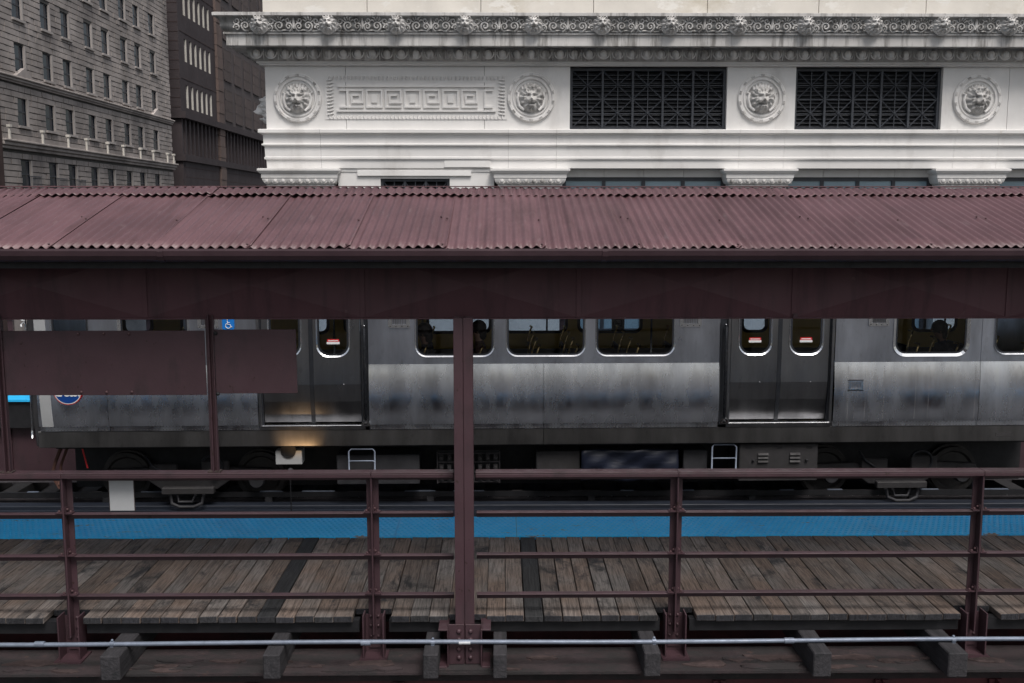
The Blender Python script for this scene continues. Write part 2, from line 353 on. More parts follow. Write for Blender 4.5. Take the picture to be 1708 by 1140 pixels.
while x < XR - .01:
    p = part('tactile_panel', 'tactile', plat, (x, x + TP - .004, 9.57, 10.22, -.03, .006))
    if first is None:
        d = MB(); nx, ny = int(TP / .058), 11
        for a in range(nx):
            for c in range(ny):
                cx, cy = x + .031 + a * .058 + (.029 if c % 2 else 0), 9.60 + c * .059
                if cx > x + TP - .02: continue
                r0, r1, h = .019, .011, .007
                vs = [(cx + r0*math.cos(k*R(60)), cy + r0*math.sin(k*R(60)), .0062) for k in range(6)] + [(cx + r1*math.cos(k*R(60)), cy + r1*math.sin(k*R(60)), .0062 + h) for k in range(6)]
                d.add(vs, [(k, (k+1) % 6, 6 + (k+1) % 6, 6 + k) for k in range(6)] + [tuple(range(6, 12))])
        first = d.build('dome_field', 'tactile', p, kind='stuff'); off = ORG[first.name] - ORG[p.name]
    else: inst(first, ORG[p.name] + off, p)
    x += TP
part('edge_board', 'timber', plat, (XL, XR, 10.222, 10.262, -.22, -.002))
for a, b_ in zip(POSTS[:-1], POSTS[1:]): part('stringer', 'black', plat, (a + .12, b_ - .12, 7.66, 7.74, -.149, -.052))  # front stringers black: shade under the plank edge put into the colour
for y in (7.86, 8.7, 9.5, 10.05): part('stringer', 'tie', plat, (XL, XR, y, y + .1, -.148, -.052))

# ------------------------------------------------------------------ girder under the platform edge
gir = empty('steel_girder', (0, 7.6, -1.6), 'rusty maroon riveted girder under the platform edge', 'girder')
part('top_flange', 'maroon_ledge', gir, (XL, XR, 7.36, 7.80, -.372, -.352))
part('web', 'girder_red', gir, (XL, XR, 7.58, 7.60, -1.5, -.373))
part('flange_angle', 'maroon_ledge', gir, (XL, XR, 7.47, 7.579, -.39, -.374), (XL, XR, 7.562, 7.579, -.52, -.391))
part('bottom_flange', 'girder_red', gir, (XL, XR, 7.4, 7.78, -1.53, -1.501))
rv = MB(); rv.ball((0, 0, 0), .018, 8, 4); 
rivet0 = None
def rivet(parent, c, mat='maroon_ledge', r=.018):
    global rivet0
    b = MB(); b.ball(c, r, 8, 4)
    return b.build('rivet', mat, parent, smooth=True)
for xs in [at(p, 1125, 7.56).x for p in (85, 420, 665, 1200, 1470, 1660)]:
    part('stiffener', 'girder_red', gir, (xs - .05, xs + .05, 7.545, 7.561, -1.48, -.522), (xs - .006, xs + .006, 7.47, 7.545, -1.48, -.522))
g0 = None
for k in range(60):
    xx = XL + .15 + k * .32
    if g0 is None: g0 = rivet(gir, (xx, 7.553, -.455), 'girder_red', .016)
    else: inst(g0, (xx, 7.553, -.455), gir)
rf = random.Random(11)
for k in range(46):                                   # scaling paint and rust lifting off the ledge
    cx, cy = rf.uniform(-4.4, 4.4), rf.uniform(7.40, 7.62); rr = rf.uniform(.03, .16)
    nn = rf.randint(6, 9); pts = []
    for q in range(nn):
        a = 2*math.pi*q/nn; s_ = rf.uniform(.5, 1.1); pts.append((cx + rr*1.7*s_*math.cos(a), min(7.785, max(7.365, cy + rr*.45*s_*math.sin(a)))))
    vs = [(px_, py_, -.3515) for px_, py_ in pts] + [(px_, py_, -.347 + rf.uniform(0, .012)) for px_, py_ in pts]
    b = MB(); b.add(vs, [(q, (q+1) % nn, nn + (q+1) % nn, nn + q) for q in range(nn)] + [tuple(range(nn, 2*nn))])
    b.build('rust_flake', 'rust' if k % 3 else 'maroon_ledge', gir)
for nm, yy in (('crossbeam', 8.0),):
    part('inner_girder', 'girder_red', gir, (XL, XR, 8.35, 8.37, -1.3, -.2), (XL, XR, 8.25, 8.47, -.225, -.2))

# ------------------------------------------------------------------ timber outriggers and the conduit
tl = ['leftmost weathered timber beam end below the conduit', 'weathered timber beam end left of the middle, split end grain',
      'timber beam end just left of the riveted column base', 'timber beam end just right of the riveted column base',
      'timber beam end left of the post right of centre', 'greenish grey timber beam end between the two right posts', 'rightmost timber beam end beside the right railing post']
TXS = [at(p, 1110, 7.24).x for p in (183, 452, 718, 834, 1089, 1372, 1596)]
for i, xc in enumerate(TXS):
    wd = [.15, .13, .115, .105, .125, .14, .15][i] / 2; ye = 7.24 + [.0, .01, .0, .0, .02, .0, -.02][i]
    b = MB(); b.box(xc - wd, xc + wd, ye, 10.15, -.348, -.151)
    b.build('timber_beam', 'timber', bevel=.008, label=tl[i], cat='beam', group='timber beams under the platform')
con = empty('conduit_pipe', (0, 7.42, -.132), 'long thin galvanised conduit running along the beam ends', 'pipe')
b = MB(); b.tube([(x_, 7.42, -.130 - .006*math.sin(x_*1.3)) for x_ in np.linspace(XL, XR, 40)], .0175, 10); b.build('pipe', 'galv', con, smooth=True)
def ring_x(xc, y, z, r, l, name, mat, par, n=12):
    b = MB(); b.tube([(xc - l/2, y, z), (xc + l/2, y, z)], r, n); return b.build(name, mat, par, smooth=False)
for p in (66, 610, 1316): ring_x(at(p, 1068, 7.42).x, 7.42, -.131, .0225, .075, 'coupling', 'galv', con)
for p in (187, 722, 1091, 1590):
    xc = at(p, 1068, 7.42).x; c = ring_x(xc, 7.42, -.131, .021, .03, 'clamp', 'galv', con)
    part('clamp_foot', 'galv', c, (xc - .012, xc + .012, 7.40, 7.44, -.152, -.149)); b = MB(); b.ball((xc, 7.42, -.103), .011); b.build('bolt', 'galv', c)
xc = at(775, 1068, 7.42).x; ring_x(xc, 7.42, -.1305, .0182, .09, 'tape_label', 'white_tape', con)

# ------------------------------------------------------------------ railing
rail = empty('railing', (0, 7.68, -.35), 'maroon steel railing with T posts along the platform edge', 'railing')
YP = 7.70
post0 = None
def post_mesh(x):
    b = MB(); b.box(x - .048, x + .048, YP, YP + .012, -.30, 1.165); b.box(x - .006, x + .006, YP - .075, YP, -.16, 1.165); return b
bolt0 = None
for x in POSTS:
    if post0 is None: o = post0 = post_mesh(x).build('post', 'maroon', rail, bevel=.002)
    else: o = inst(post0, ORG[post0.name] + Vector((x - POSTS[0], 0, 0)), rail)
    br = MB(); br.box(x - .085, x - .075, YP - .11, YP + .02, -.35, .01); br.box(x + .075, x + .085, YP - .11, YP + .02, -.35, .01); br.box(x - .0745, x + .0745, YP + .013, YP + .023, -.35, -.02)
    br.box(x - .11, x + .11, YP - .16, YP + .05, -.351, -.34)
    bk = br.build('base_bracket', 'maroon', rail)
    for sx in (-.03, .03):
        for z in (-.20, -.11, -.03): rivet(bk, (x + sx, YP - .004, z), 'maroon', .013)
ZR = [1.165, .838, .49, .166]
edges = []
for i in range(len(POSTS) - 1):
    a, b_ = POSTS[i], POSTS[i+1]
    if a < COLX < b_: edges += [(a, COLX - .085), (COLX + .085, b_)]
    else: edges.append((a, b_))
for a, b_ in edges:
    g = .0065 if True else 0
    # top rail: wide angle, horizontal leg on top
    m = MB(); m.box(a + .001, b_ - .001, YP - .085, YP + .02, ZR[0], ZR[0] + .012); m.box(a + .001, b_ - .001, YP - .012 , YP - .002, ZR[0] - .065, ZR[0] - .0005); m.box(a + .001, b_ - .001, YP - .085, YP - .077, ZR[0] - .03, ZR[0] - .0005)
    m.build('top_rail', 'maroon', rail, bevel=.003)
    for z in ZR[1:]:
        m = MB(); sag = random.uniform(-.004, .004)
        m.box(a + .007, b_ - .007, YP - .060, YP - .002, z + sag, z + .008 + sag); m.box(a + .007, b_ - .007, YP - .010, YP - .002, z - .045 + sag, z - .0005 + sag)
        m.build('mid_rail', 'maroon', rail, bevel=.002)
for x in POSTS:
    for z in ZR[1:]:
        for s in (-1, 1):
            m = MB(); m.box(min(x + s*.008, x + s*.065), max(x + s*.008, x + s*.065), YP - .066, YP - .012, z + .009, z + .017)
            m.box(min(x + s*.008, x + s*.015), max(x + s*.008, x + s*.015), YP - .066, YP - .012, z + .018, z + .06)
            c = m.build('clip', 'maroon', rail)
            bb = MB(); bb.ball((x + s*.020, YP - .04, z + .04), .011, 8, 4); bb.ball((x + s*.045, YP - .04, z + .022), .011, 8, 4); bb.build('bolt', 'steel_bolt', c)

# ------------------------------------------------------------------ boards, the white plate
def zat(py, D): return at(854, py, D).z
pA = at(353, 650, 7.66).x; pB = at(3, 650, 7.66).x
bl = empty('notice_board', ((pA + pB)/2, 7.68, 1.18), 'large maroon sheet metal board between two posts above the railing', 'board')
zt, zb = zat(551, 7.66), zat(658, 7.66)
part('panel', 'maroon', bl, (pB + .035, pA - .037, 7.655, 7.661, zb, zt), bevel=.002)
for p in (pA, pB):
    m = MB(); m.box(p - .034, p + .034, 7.672, 7.680, 1.179, 2.42); m.box(p - .004, p + .004, 7.625, 7.672, 1.179, 2.42); m.box(p + .026, p + .034, 7.640, 7.6715, 1.179, 2.42)
    o = m.build('post', 'maroon', bl, bevel=.002)
    part('foot_plate', 'rust', o, (p - .05, p + .05, 7.63, 7.70, 1.1785, 1.187))
for fr in (.38, .50, .62):
    for z in (zt - .025, zb + .025):
        b = MB(); b.ball((pB + (pA - pB)*fr, 7.653, z), .012, 8, 4); b.build('bolt', 'steel_bolt', bl)
br_ = empty('notice_board', (pA + .3, 7.68, 1.8), 'small speckled maroon board right of the rail post, free at its right end', 'board')
xe = at(495, 600, 7.66).x
part('panel', 'maroon', br_, (pA + .037, xe, 7.655, 7.661, zb + .012, zt + .008), bevel=.002)
part('rear_batten', 'maroon', br_, (pA + .04, xe - .02, 7.662, 7.70, zb + .05, zb + .09), (pA + .04, xe - .02, 7.662, 7.70, zt - .09, zt - .05))
for z in (zb + .01, zt - .02): 
    b = MB(); b.ball((pA + .05, 7.652, z), .016, 8, 4); b.build('bolt', 'black', br_)
wx0, wx1 = at(181, 820, 7.71).x, at(222, 820, 7.71).x
wp = empty('sign_plate', ((wx0+wx1)/2, 7.72, .86), 'blank pale grey plate hanging under the top rail', 'plate')
part('plate', 'plate_white', wp, (wx0, wx1, 7.7215, 7.729, .845, 1.16), bevel=.002)
part('edge_strip', 'rust', wp, (wx0 - .004, wx0 - .0005, 7.7213, 7.7292, .845, 1.16), (wx1 + .0005, wx1 + .004, 7.7213, 7.7292, .845, 1.16))
part('hanger', 'maroon', wp, (wx0 + .04, wx0 + .06, 7.7295, 7.7345, .9, 1.175))

# ------------------------------------------------------------------ canopy
can = empty('platform_canopy', (COLX, 7.6, -.35), 'long maroon corrugated metal platform canopy with gutter and fascia', 'canopy')
def column(x):
    c = MB()
    for s in (-1, 1):                                  # two channels back to back with a thin slot
        c.box(min(x + s*.0018, x + s*.073), max(x + s*.0018, x + s*.073), 7.475, 7.487, -.33, 2.41)
        c.box(min(x + s*.0125, x + s*.02), max(x + s*.0125, x + s*.02), 7.4875, 7.60, -.33, 2.41)
        c.box(min(x + s*.0018, x + s*.073), max(x + s*.0018, x + s*.073), 7.601, 7.613, -.33, 2.41)
    c.box(x - .012, x + .012, 7.489, 7.599, -.32, 2.40); o = c.build('column', 'maroon', can, bevel=.002)
    part('gusset_plate', 'maroon', o, *[(min(x + s*.006, x + s*.125), max(x + s*.006, x + s*.125), 7.460, 7.4735, -.33, -.005) for s in (-1, 1)], bevel=.002)
    for s in (-1, 1):
        m = MB()
        m.box(min(x + s*.126, x + s*.136), max(x + s*.126, x + s*.136), 7.42, 7.66, -.335, -.03)
        m.box(min(x + s*.137, x + s*.205), max(x + s*.137, x + s*.205), 7.42, 7.66, -.04, -.03)
        m.box(min(x + s*.137, x + s*.20), max(x + s*.137, x + s*.20), 7.40, 7.66, -.345, -.325)
        m.build('angle_bracket', 'maroon', o, bevel=.002)
    part('base_plate', 'maroon_ledge', o, (x - .21, x + .21, 7.372, 7.70, -.3515, -.336))
    for s in (-1, 1):
        for z in (-.06, -.13, -.205, -.275): rivet(o, (x + s*.046, 7.459, z), 'maroon', .020)
for x in (COLX, COLX - 5.7, COLX + 5.7): column(x)
SEAM = [at(p, 480, 7.66).x for p in (241, 604, 966, 1325)]
FS = (SEAM[3] - SEAM[0]) / 3; x = SEAM[0] - 3*FS
ZF0, ZF1 = zat(530, 7.66), 2.90
xs = [SEAM[0] + FS*(i - 3) for i in range(9)]
f0 = None
for i in range(len(xs) - 1):
    if f0 is None:
        a, b_ = xs[0] + .003, xs[1] - .003; cx, cz = (a + b_)/2, (ZF0 + ZF1)/2; q = .06
        m = MB(); m.add([(a,7.66,ZF0),(b_,7.66,ZF0),(b_,7.66,ZF1),(a,7.66,ZF1),(cx,7.66 - q,cz),(a,7.68,ZF0),(b_,7.68,ZF0),(b_,7.68,ZF1),(a,7.68,ZF1)],
                        [(0,1,4),(1,2,4),(2,3,4),(3,0,4),(5,8,7,6),(0,5,6,1),(1,6,7,2),(2,7,8,3),(3,8,5,0)])
        f0 = m.build('fascia_panel', 'maroon_dark', can)
    else: inst(f0, ORG[f0.name] + Vector((xs[i] - xs[0], 0, 0)), can)
    part('cover_or_glint_strip', 'maroon_dark', can, (xs[i] - .018, xs[i] + .018, 7.652, 7.6585, ZF0 + .002, ZF1))
part('fascia_bottom_angle', 'maroon_dark', can, (XL, XR, 7.655, 7.76, ZF0 - .012, ZF0 - .002))
part('small_clip', 'maroon', can, (at(1322,525,7.65).x, at(1329,525,7.65).x, 7.63, 7.651, ZF0 + .0, ZF0 + .03))
# roof
EY, EZ, SL, RY = 7.2, 2.945, .2675, 8.95
PIT = .071; SHW = PIT * 10
def rz(y): return EZ + SL * (min(y, 2*RY - y) - EY)
rr = random.Random(5)
sx0 = at(85.6, 412, EY).x; k0 = int((sx0 - XL) / SHW)
def sheet(x0, seed, far=False):
    q = random.Random(seed); nu, nv = 84, 8; ph = [q.uniform(0, 6.28) for _ in range(4)]; dent = q.uniform(.1, .9) if q.random() < .4 else None
    ysh = q.uniform(-.012, .012)
    def fn(u, v):
        x = x0 - .035 + u * (SHW + .035); y = EY + ysh + v * (RY - .03 - EY)
        z = rz(y) + .0105 * math.cos(2*math.pi*(x - sx0)/PIT) * (1 + .15*math.sin(3*v + ph[0])) + .010*u + .003*math.sin(5*u + ph[1] + 2*v) + .004*math.sin(2.2*v + ph[2] + 3*u)
        if dent is not None: z -= .012 * math.exp(-((u - dent)/.05)**2 - ((v - .55)/.3)**2)
        if far: y = 2*RY - y
        return (x, y, z)
    return MB().grid(fn, nu, nv)
x = sx0 - k0 * SHW; i = 0
while x < XR:
    xx = x + rr.uniform(-.012, .012)
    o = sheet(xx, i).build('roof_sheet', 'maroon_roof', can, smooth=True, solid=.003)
    for yy in (7.9, 7.95, 7.23) if i % 2 else (7.86, 7.22):
        sc = MB(); cx = xx + SHW - .03 - (.05 if yy == 7.95 else 0); sc.ball((cx, yy, rz(yy) + .022), .009, 8, 4); sc.build('screw', 'steel_bolt', o)
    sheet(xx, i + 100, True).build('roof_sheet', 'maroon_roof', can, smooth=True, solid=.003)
    x += SHW; i += 1
# ridge caps, each bent over the ridge
x = sx0 - k0 * SHW - .45; i = 0
CW = PIT * 30; seam = at(772, 320, 8.9).x; x = seam - CW * 4
while x < XR:
    q = random.Random(40 + i); ph = q.uniform(0, 6.28); L = (CW + .05)
    def fn(u, v):
        xx = x - .05 + u * L; t = (v - .5) * 2; y = RY + t * .31
        zz = rz(y) + .018 + .009 * math.cos(2*math.pi*(xx - sx0)/PIT + .5*i) + .012*u + .006*math.sin(4*u + ph) - .03*max(0, 1 - abs(t)*4)
        zz += .006*math.sin(9*u + ph)*abs(t)
        return (xx, y - (.02 if abs(t) > .99 else 0)*math.copysign(1, t)*-1*math.sin(7*u + ph)*.5, zz)
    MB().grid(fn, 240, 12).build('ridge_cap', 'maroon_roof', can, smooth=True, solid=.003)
    x += CW; i += 1
x = XL
while x < XR:
    z = rz(RY) + .010; part('ridge_strip', 'maroon_roof', can, (x, x + 2.39, RY - .045, RY + .045, z + random.uniform(0,.004), z + .010)); x += 2.4
# gutter: rolled lip, face curving under, back
gp = [(7.125, 2.945), (7.105, 2.945), (7.103, 2.93), (7.112, 2.895), (7.135, 2.865), (7.175, 2.850), (7.215, 2.858), (7.225, 2.90), (7.222, 2.90), (7.212, 2.862), (7.175, 2.855), (7.138, 2.869), (7.117, 2.897), (7.109, 2.93), (7.112, 2.939), (7.125, 2.939)]
x = XL - at(265, 420, 7.1).x * 0
for a, b_ in ((XL, at(266, 425, 7.1).x), (at(266, 425, 7.1).x, at(1010, 425, 7.1).x), (at(1010, 425, 7.1).x, XR)):
    m = MB(); m.ext_x(gp, a + .001, b_ - .001); m.build('gutter', 'gutter', can)
    m = MB(); m.ext_x([(y - .004, z - .004) for y, z in gp[:8]] + [(y, z + .0) for y, z in gp[8:]], b_ - .02, b_ + .02); m.build('gutter_joint', 'gutter', can)
part('eave_beam', 'black', can, (XL, XR, 7.24, 7.30, 2.80, 2.90))  # black instead of maroon, carries the shadow under the gutter
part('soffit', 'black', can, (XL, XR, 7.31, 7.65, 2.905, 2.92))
for yy in (7.68, 8.2, 8.95, 9.7, 10.2): part('purlin', 'maroon_dark', can, (XL, XR, yy, yy + .07, rz(yy) - .15, rz(yy) - .04))
for k in range(12):
    xx = XL + .4 + k*1.68; m = MB(); m.ext_x([(7.69, 2.75), (8.95, rz(8.95) - .16), (10.2, 2.75), (10.2, 2.6), (8.95, rz(8.95) - .36), (7.69, 2.6)], xx, xx + .08); m.build('rafter', 'maroon_dark', can)
part('rear_fascia', 'maroon_dark', can, (XL, XR, 10.22, 10.25, ZF0 + .25, 2.9))

# ------------------------------------------------------------------ tracks and the far platform
ZT = -1.05
def track(yc, label):
    t = empty('track', (0, yc, ZT - .3), label, kind='structure')
    ti = None
    k = 0
    x = -16.0
    while x < 16:
        if ti is None: ti = part('tie', 'tie', t, (x, x + .24, yc - 1.25, yc + 1.25, ZT - .36, ZT - .155), bevel=.006)
        else: inst(ti, (x + .12, yc, ZT - .2575), t)
        x += .62
    for s in (-1, 1):
        y = yc + s*.72
        m = MB(); m.ext_x([(y-.065, ZT-.152), (y+.065, ZT-.152), (y+.065, ZT-.14), (y+.01, ZT-.12), (y+.01, ZT-.045), (y+.034, ZT-.035), (y+.034, ZT-.006), (y-.034, ZT-.006), (y-.034, ZT-.035), (y-.01, ZT-.045), (y-.01, ZT-.12), (y-.065, ZT-.14)], -16, 16)
        o = m.build('rail', 'rail_side', t); part('running_band', 'rail_top', o, (-16, 16, y-.026, y+.026, ZT-.0055, ZT))
    return t
YT = TY + 1.45
dk = empty('shade_deck', (0, 13, ZT - .5), 'added black sheet below the tracks, standing in for shade between the ties', kind='structure')
for ya, yb in ((10.3, 16.13), (16.19, 17.05)): part('shade_sheet', 'black', dk, (-24, 24, ya, yb, ZT - .40, ZT - .37))  # black sheets added below the open ties in place of shade
tr = track(YT, 'track under the standing train'); track(11.85, 'empty track beside the platform')
# guard timber and steel with bolts in front of the train's near rail
gt = empty('guard_rail', (0, 14.1, ZT - .15), 'dark bolted guard rail beside the track below the train', 'guard rail')
part('guard_timber', 'guard', gt, (-16, 16, 14.13, 14.33, ZT - .155, ZT + .01), bevel=.008)
part('steel_channel', 'guard', gt, (-16, 16, 13.80, 13.96, ZT - .155, ZT - .145), (-16, 16, 13.951, 13.96, ZT - .1445, ZT - .01))
part('steel_angle', 'guard', gt, (-16, 16, 13.97, 14.10, ZT - .05, ZT - .035))
b0 = None; x = -15.6
while x < 15.6:
    if b0 is None:
        m = MB(); m.ball((x, 13.945, ZT - .075), .022, 8, 4); b0 = m.build('bolt', 'rail_side', gt)
    else: inst(b0, (x + random.uniform(-.02, .02), 13.945, ZT - .075), gt)
    x += .485
for p in (500, 963, 1378, 1480):
    xx = at(p, 852, 13.8).x; part('rail_bracket', 'guard', gt, (xx - .07, xx + .07, 13.74, 13.795, ZT - .155, ZT - .11), (xx - .03, xx + .03, 13.75, 13.79, ZT - .109, ZT - .08))
part('splice_plate', 'guard', gt, (at(655, 845, 13.9).x, at(735, 845, 13.9).x, 13.935, 13.95, ZT - .12, ZT - .03))
cr = empty('contact_rail', (0, 14.42, ZT - .1), 'thin contact rail with pale glint strips behind the guard rail', 'rail')
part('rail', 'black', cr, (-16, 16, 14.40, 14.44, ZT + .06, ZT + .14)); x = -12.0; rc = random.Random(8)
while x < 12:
    l = rc.uniform(.12, .5); part('cover_or_glint_strip', 'galv' if rc.random() < .55 else 'under_grey', cr, (x, x + l, 14.398, 14.442, ZT + .141, ZT + .149)); x += rc.uniform(.6, .95)  # pale strips stand in for bright glints of light along the track
x = -15.5
while x < 15.6: part('insulator', 'under_dark', cr, (x, x + .1, 14.385, 14.455, ZT - .15, ZT + .059)); x += 2.4
# far platform
fp = empty('far_platform', (0, 18.3, -.1), 'far platform behind the train with blue edge', kind='structure')
part('tactile_panel', 'tactile', fp, (-24, 24, 16.95, 17.6, -.03, .006))
m = MB(); m.box(-24, 24, 17.61, 20.2, -.05, .0); m.build('deck', 'plank', fp)
part('edge_board', 'black', fp, (-24, 24, 17.0, 17.06, -.5, -.032))  # black board paints the shadowed gap below the far platform edge
fg = empty('steel_girder', (0, 17.2, -1.6), 'maroon girder under the far platform left of the train nose', 'girder')
part('web', 'maroon', fg, (-24, 24, 17.15, 17.18, -1.6, -.44)); part('flange', 'maroon', fg, (-24, 24, 17.07, 17.3, -.4395, -.41))
part('stiffener', 'maroon', fg, *[(x - .05, x + .05, 17.12, 17.149, -1.59, -.4405) for x in (-20, -14, -10.5, -8.6, -4, 0, 4, 8, 12)])
fr = empty('far_railing', (0, 20.2, 0), 'maroon railing at the back of the far platform', 'railing')
for z in (1.1, .75, .4): part('rail', 'maroon', fr, (-24, 24, 20.12, 20.17, z, z + .06))
for k in range(18): part('post', 'maroon', fr, (-24 + k*2.8, -23.9 + k*2.8, 20.175, 20.25, 0, 1.16))

# ------------------------------------------------------------------ the train car (built in its own frame: u along, v depth, z up)
U0 = tx(47, 600)[0]; U1 = U0 + 14.63
car = empty('train_car', (0, 0, 0), 'stainless steel commuter train car standing behind the platform', 'train car')
ZSK0, ZSK1 = tx(700, 744)[1], tx(700, 717)[1]
ZST = tx(700, 708)[1]; ZB = tx(900, 607)[1]; ZTOP = 2.05
def U(p, y=570): return tx(p, y)[0]
def Z(y): return tx(900, y)[1]
def arc(z):                                            # bulging lower side: depth v at height z
    t = (z - ZST) / (ZB - ZST); th0, th1 = R(-6), R(8); th = th0 + (th1 - th0)*t
    return (ZB - ZST)/(th1 - th0)*(math.log(math.cos(th0)) - math.log(math.cos(th))) - .012
D1 = (U(432), U(602)); D2 = (U(1219), U(1388))
HB1 = (U(602), U(614)); HB2 = (U(1201), U(1219))
# skirt
for a, b_ in ((U0 + .06, U(907)), (U(907) + .004, U1)):
    part('skirt', 'steel_skirt', car, (a, b_, .03, .09, ZSK0, ZSK1), bevel=.006)
part('skirt_scuff', 'under_grey', car, (U(1672), U(1700), .026, .0295, Z(734), Z(728)))
segs = [(U0 + .1, U(175)), (U(175) + .005, D1[0] - .04), (HB1[1], U(907)), (U(907) + .005, HB2[0]), (D2[1] + .05, U(1637)), (U(1637) + .006, U1)]
for a, b_ in segs:
    part('rivet_strip', 'steel_panel', car, (a, b_, .018, .06, ZSK1 + .002, ZST), bevel=.003)
    m = MB(); m.grid(lambda u, v: (a + u*(b_ - a), arc(ZST + .002 + v*(ZB - ZST)), ZST + .002 + v*(ZB - ZST)), 1, 18)
    yt, yb_ = arc(ZB + .002), arc(ZST + .002); m.add([(a, yt, ZB + .002), (b_, yt, ZB + .002), (b_, yt + .06, ZB + .0025), (a, yt + .06, ZB + .0025)], [(0,1,2,3)]); m.add([(a, yb_, ZST + .002), (b_, yb_, ZST + .002), (b_, yb_ + .06, ZST + .0015), (a, yb_ + .06, ZST + .0015)], [(3,2,1,0)])
    m.build('lower_panel', 'steel_panel', car, smooth=True)
    q = MB()
    kk = int((b_ - a)/.045)
    for i in range(kk):
        for zz in (ZSK1 + .018, ZST - .012):
            cx = a + .02 + i*.045; s = .005; q.add([(cx-s,.0175,zz-s),(cx+s,.0175,zz-s),(cx+s,.0175,zz+s),(cx-s,.0175,zz+s),(cx,.0125,zz)], [(0,1,4),(1,2,4),(2,3,4),(3,0,4)])
    q.build('rivets', 'steel_skirt', car, kind='stuff')
for p0, p1 in ((432, 602), (1219, 1388)): part('door_sill_plate', 'steel_door', car, (U(p0) - .035, U(p1) + .04, .016, .06, ZSK1 + .002, ZST - .03), bevel=.003)
# vertical rivet rows on the riveted section at the right
q = MB()
for p in (1417, 1446, 1477, 1530, 1552, 1630):
    for i in range(24):
        zz = ZST + .05 + i*(ZB - ZST - .08)/24; cx = U(p); s = .005; y = arc(zz); q.add([(cx-s,y-.0005,zz-s),(cx+s,y-.0005,zz-s),(cx+s,y-.0005,zz+s),(cx-s,y-.0005,zz+s),(cx,y-.006,zz)], [(0,1,4),(1,2,4),(2,3,4),(3,0,4)])
q.build('rivets', 'steel_skirt', car, kind='stuff')
# window band with openings
wins = [(691, 826), (843, 978), (992, 1127), (1491, 1615), (1657, 1752), (199, 316), (84, 150)]
ZW0, ZW1 = Z(596), 1.98
hole = {}
def hloop(p, g=0, r=.15): return rrect(U(p[0]) + .02 - g, U(p[1]) - .02 + g, ZW0 + .02 - g, ZW1 + g, r + g)
for (a, b_), ws in (((U0 + .1, D1[0] - .04), [wins[6], wins[5]]), ((HB1[1], HB2[0]), wins[:3]), ((D2[1] + .05, U(1637)), [wins[3]]), ((U(1637) + .006, U1), [wins[4]])):
    plate([(a, ZB + .004), (b_, ZB + .004), (b_, ZTOP), (a, ZTOP)], [hloop(w_) for w_ in ws], .0, .02).build('window_band', 'steel_band', car)
for i, w_ in enumerate(wins):
    wo = empty('window', ((U(w_[0]) + U(w_[1]))/2, .02, (ZW0 + ZW1)/2), parent=car)
    g = .035 if i in (3, 5) else .012
    ringplate(hloop(w_, g), hloop(w_, -.006), -.016, .012, .018).build('frame', 'steel_bright', wo, smooth=False)
    ringplate(hloop(w_, -.005), hloop(w_, -.03), .004, .014).build('gasket', 'rubber', wo)
    lp = hloop(w_, -.02); gm = MB(); gm.add([(x_, .012, z_) for x_, z_ in lp] , [tuple(range(len(lp)))]); gm.build('pane', 'car_glass', wo)
# upper side, roof, far side, ends
rp_ = [(.0, ZTOP + .003), (.0, 2.45), (.12, 2.68), (.45, 2.83), (1.42, 2.9), (2.4, 2.83), (2.73, 2.68), (2.85, 2.45), (2.85, ZTOP), (2.83, ZTOP), (2.83, 2.44), (2.7, 2.66), (2.4, 2.8), (1.42, 2.87), (.45, 2.8), (.14, 2.66), (.02, 2.44), (.02, ZTOP + .003)]
m = MB(); m.ext_x(rp_, U0 + .12, U1); m.build('roof', 'steel_band', car, smooth=False)
fw = sorted([(U(a) + .02, U(b) - .02) for a, b in wins] + [(U(447), U(500)), (U(528), U(581)), (U(1235), U(1288)), (U(1320), U(1374))])
plate([(U0 + .1, .2), (U1, .2), (U1, ZTOP), (U0 + .1, ZTOP)], [rrect(a, b_, ZW0, 1.93, .13) for a, b_ in fw], 2.83, .02).build('far_side_wall', 'steel_band', car)
plate([(U0 + .12, .2), (U1 - .02, .2), (U1 - .02, ZTOP + .1), (U0 + .12, ZTOP + .1)], [rrect(a + .02, b_ - .02, ZW0 + .02, 1.91, .12) for a, b_ in fw], 2.77, .03).build('interior_wall', 'yellow_wall', car)
for a, b_ in fw:
    lp = rrect(a + .01, b_ - .01, ZW0 + .01, 1.92, .12); wo = empty('far_window', ((a+b_)/2, 2.82, 1.6), parent=car)
    gm = MB(); gm.add([(x_, 2.815, z_) for x_, z_ in lp], [tuple(range(len(lp)))]); gm.build('pane', 'tinted_glass', wo)
    ringplate(rrect(a + .0, b_ - .0, ZW0, 1.93, .13), rrect(a + .05, b_ - .05, ZW0 + .05, 1.88, .1), 2.755, .014).build('gasket', 'rubber', wo)
    part('sash_bar', 'rubber', wo, ((a+b_)/2 - .015 + .2, (a+b_)/2 + .015 + .2, 2.80, 2.812, ZW0 + .02, 1.9))
part('interior_dado', 'under_dark', car, (U0 + .2, U1 - .1, 2.74, 2.765, .22, .92))
part('floor', 'car_floor', car, (U0 + .1, U1, .1, 2.8, ZST - .06, ZST - .02))
part('ceiling', 'cream_ceiling', car, (U0 + .12, U1, .03, 2.76, 2.2, 2.23))
for a in (U0 + .12, U1 - .04): 
    m = MB(); m.box(a, a + .03, .03, 2.82, .15, 2.55); m.build('end_wall', 'steel_band', car)
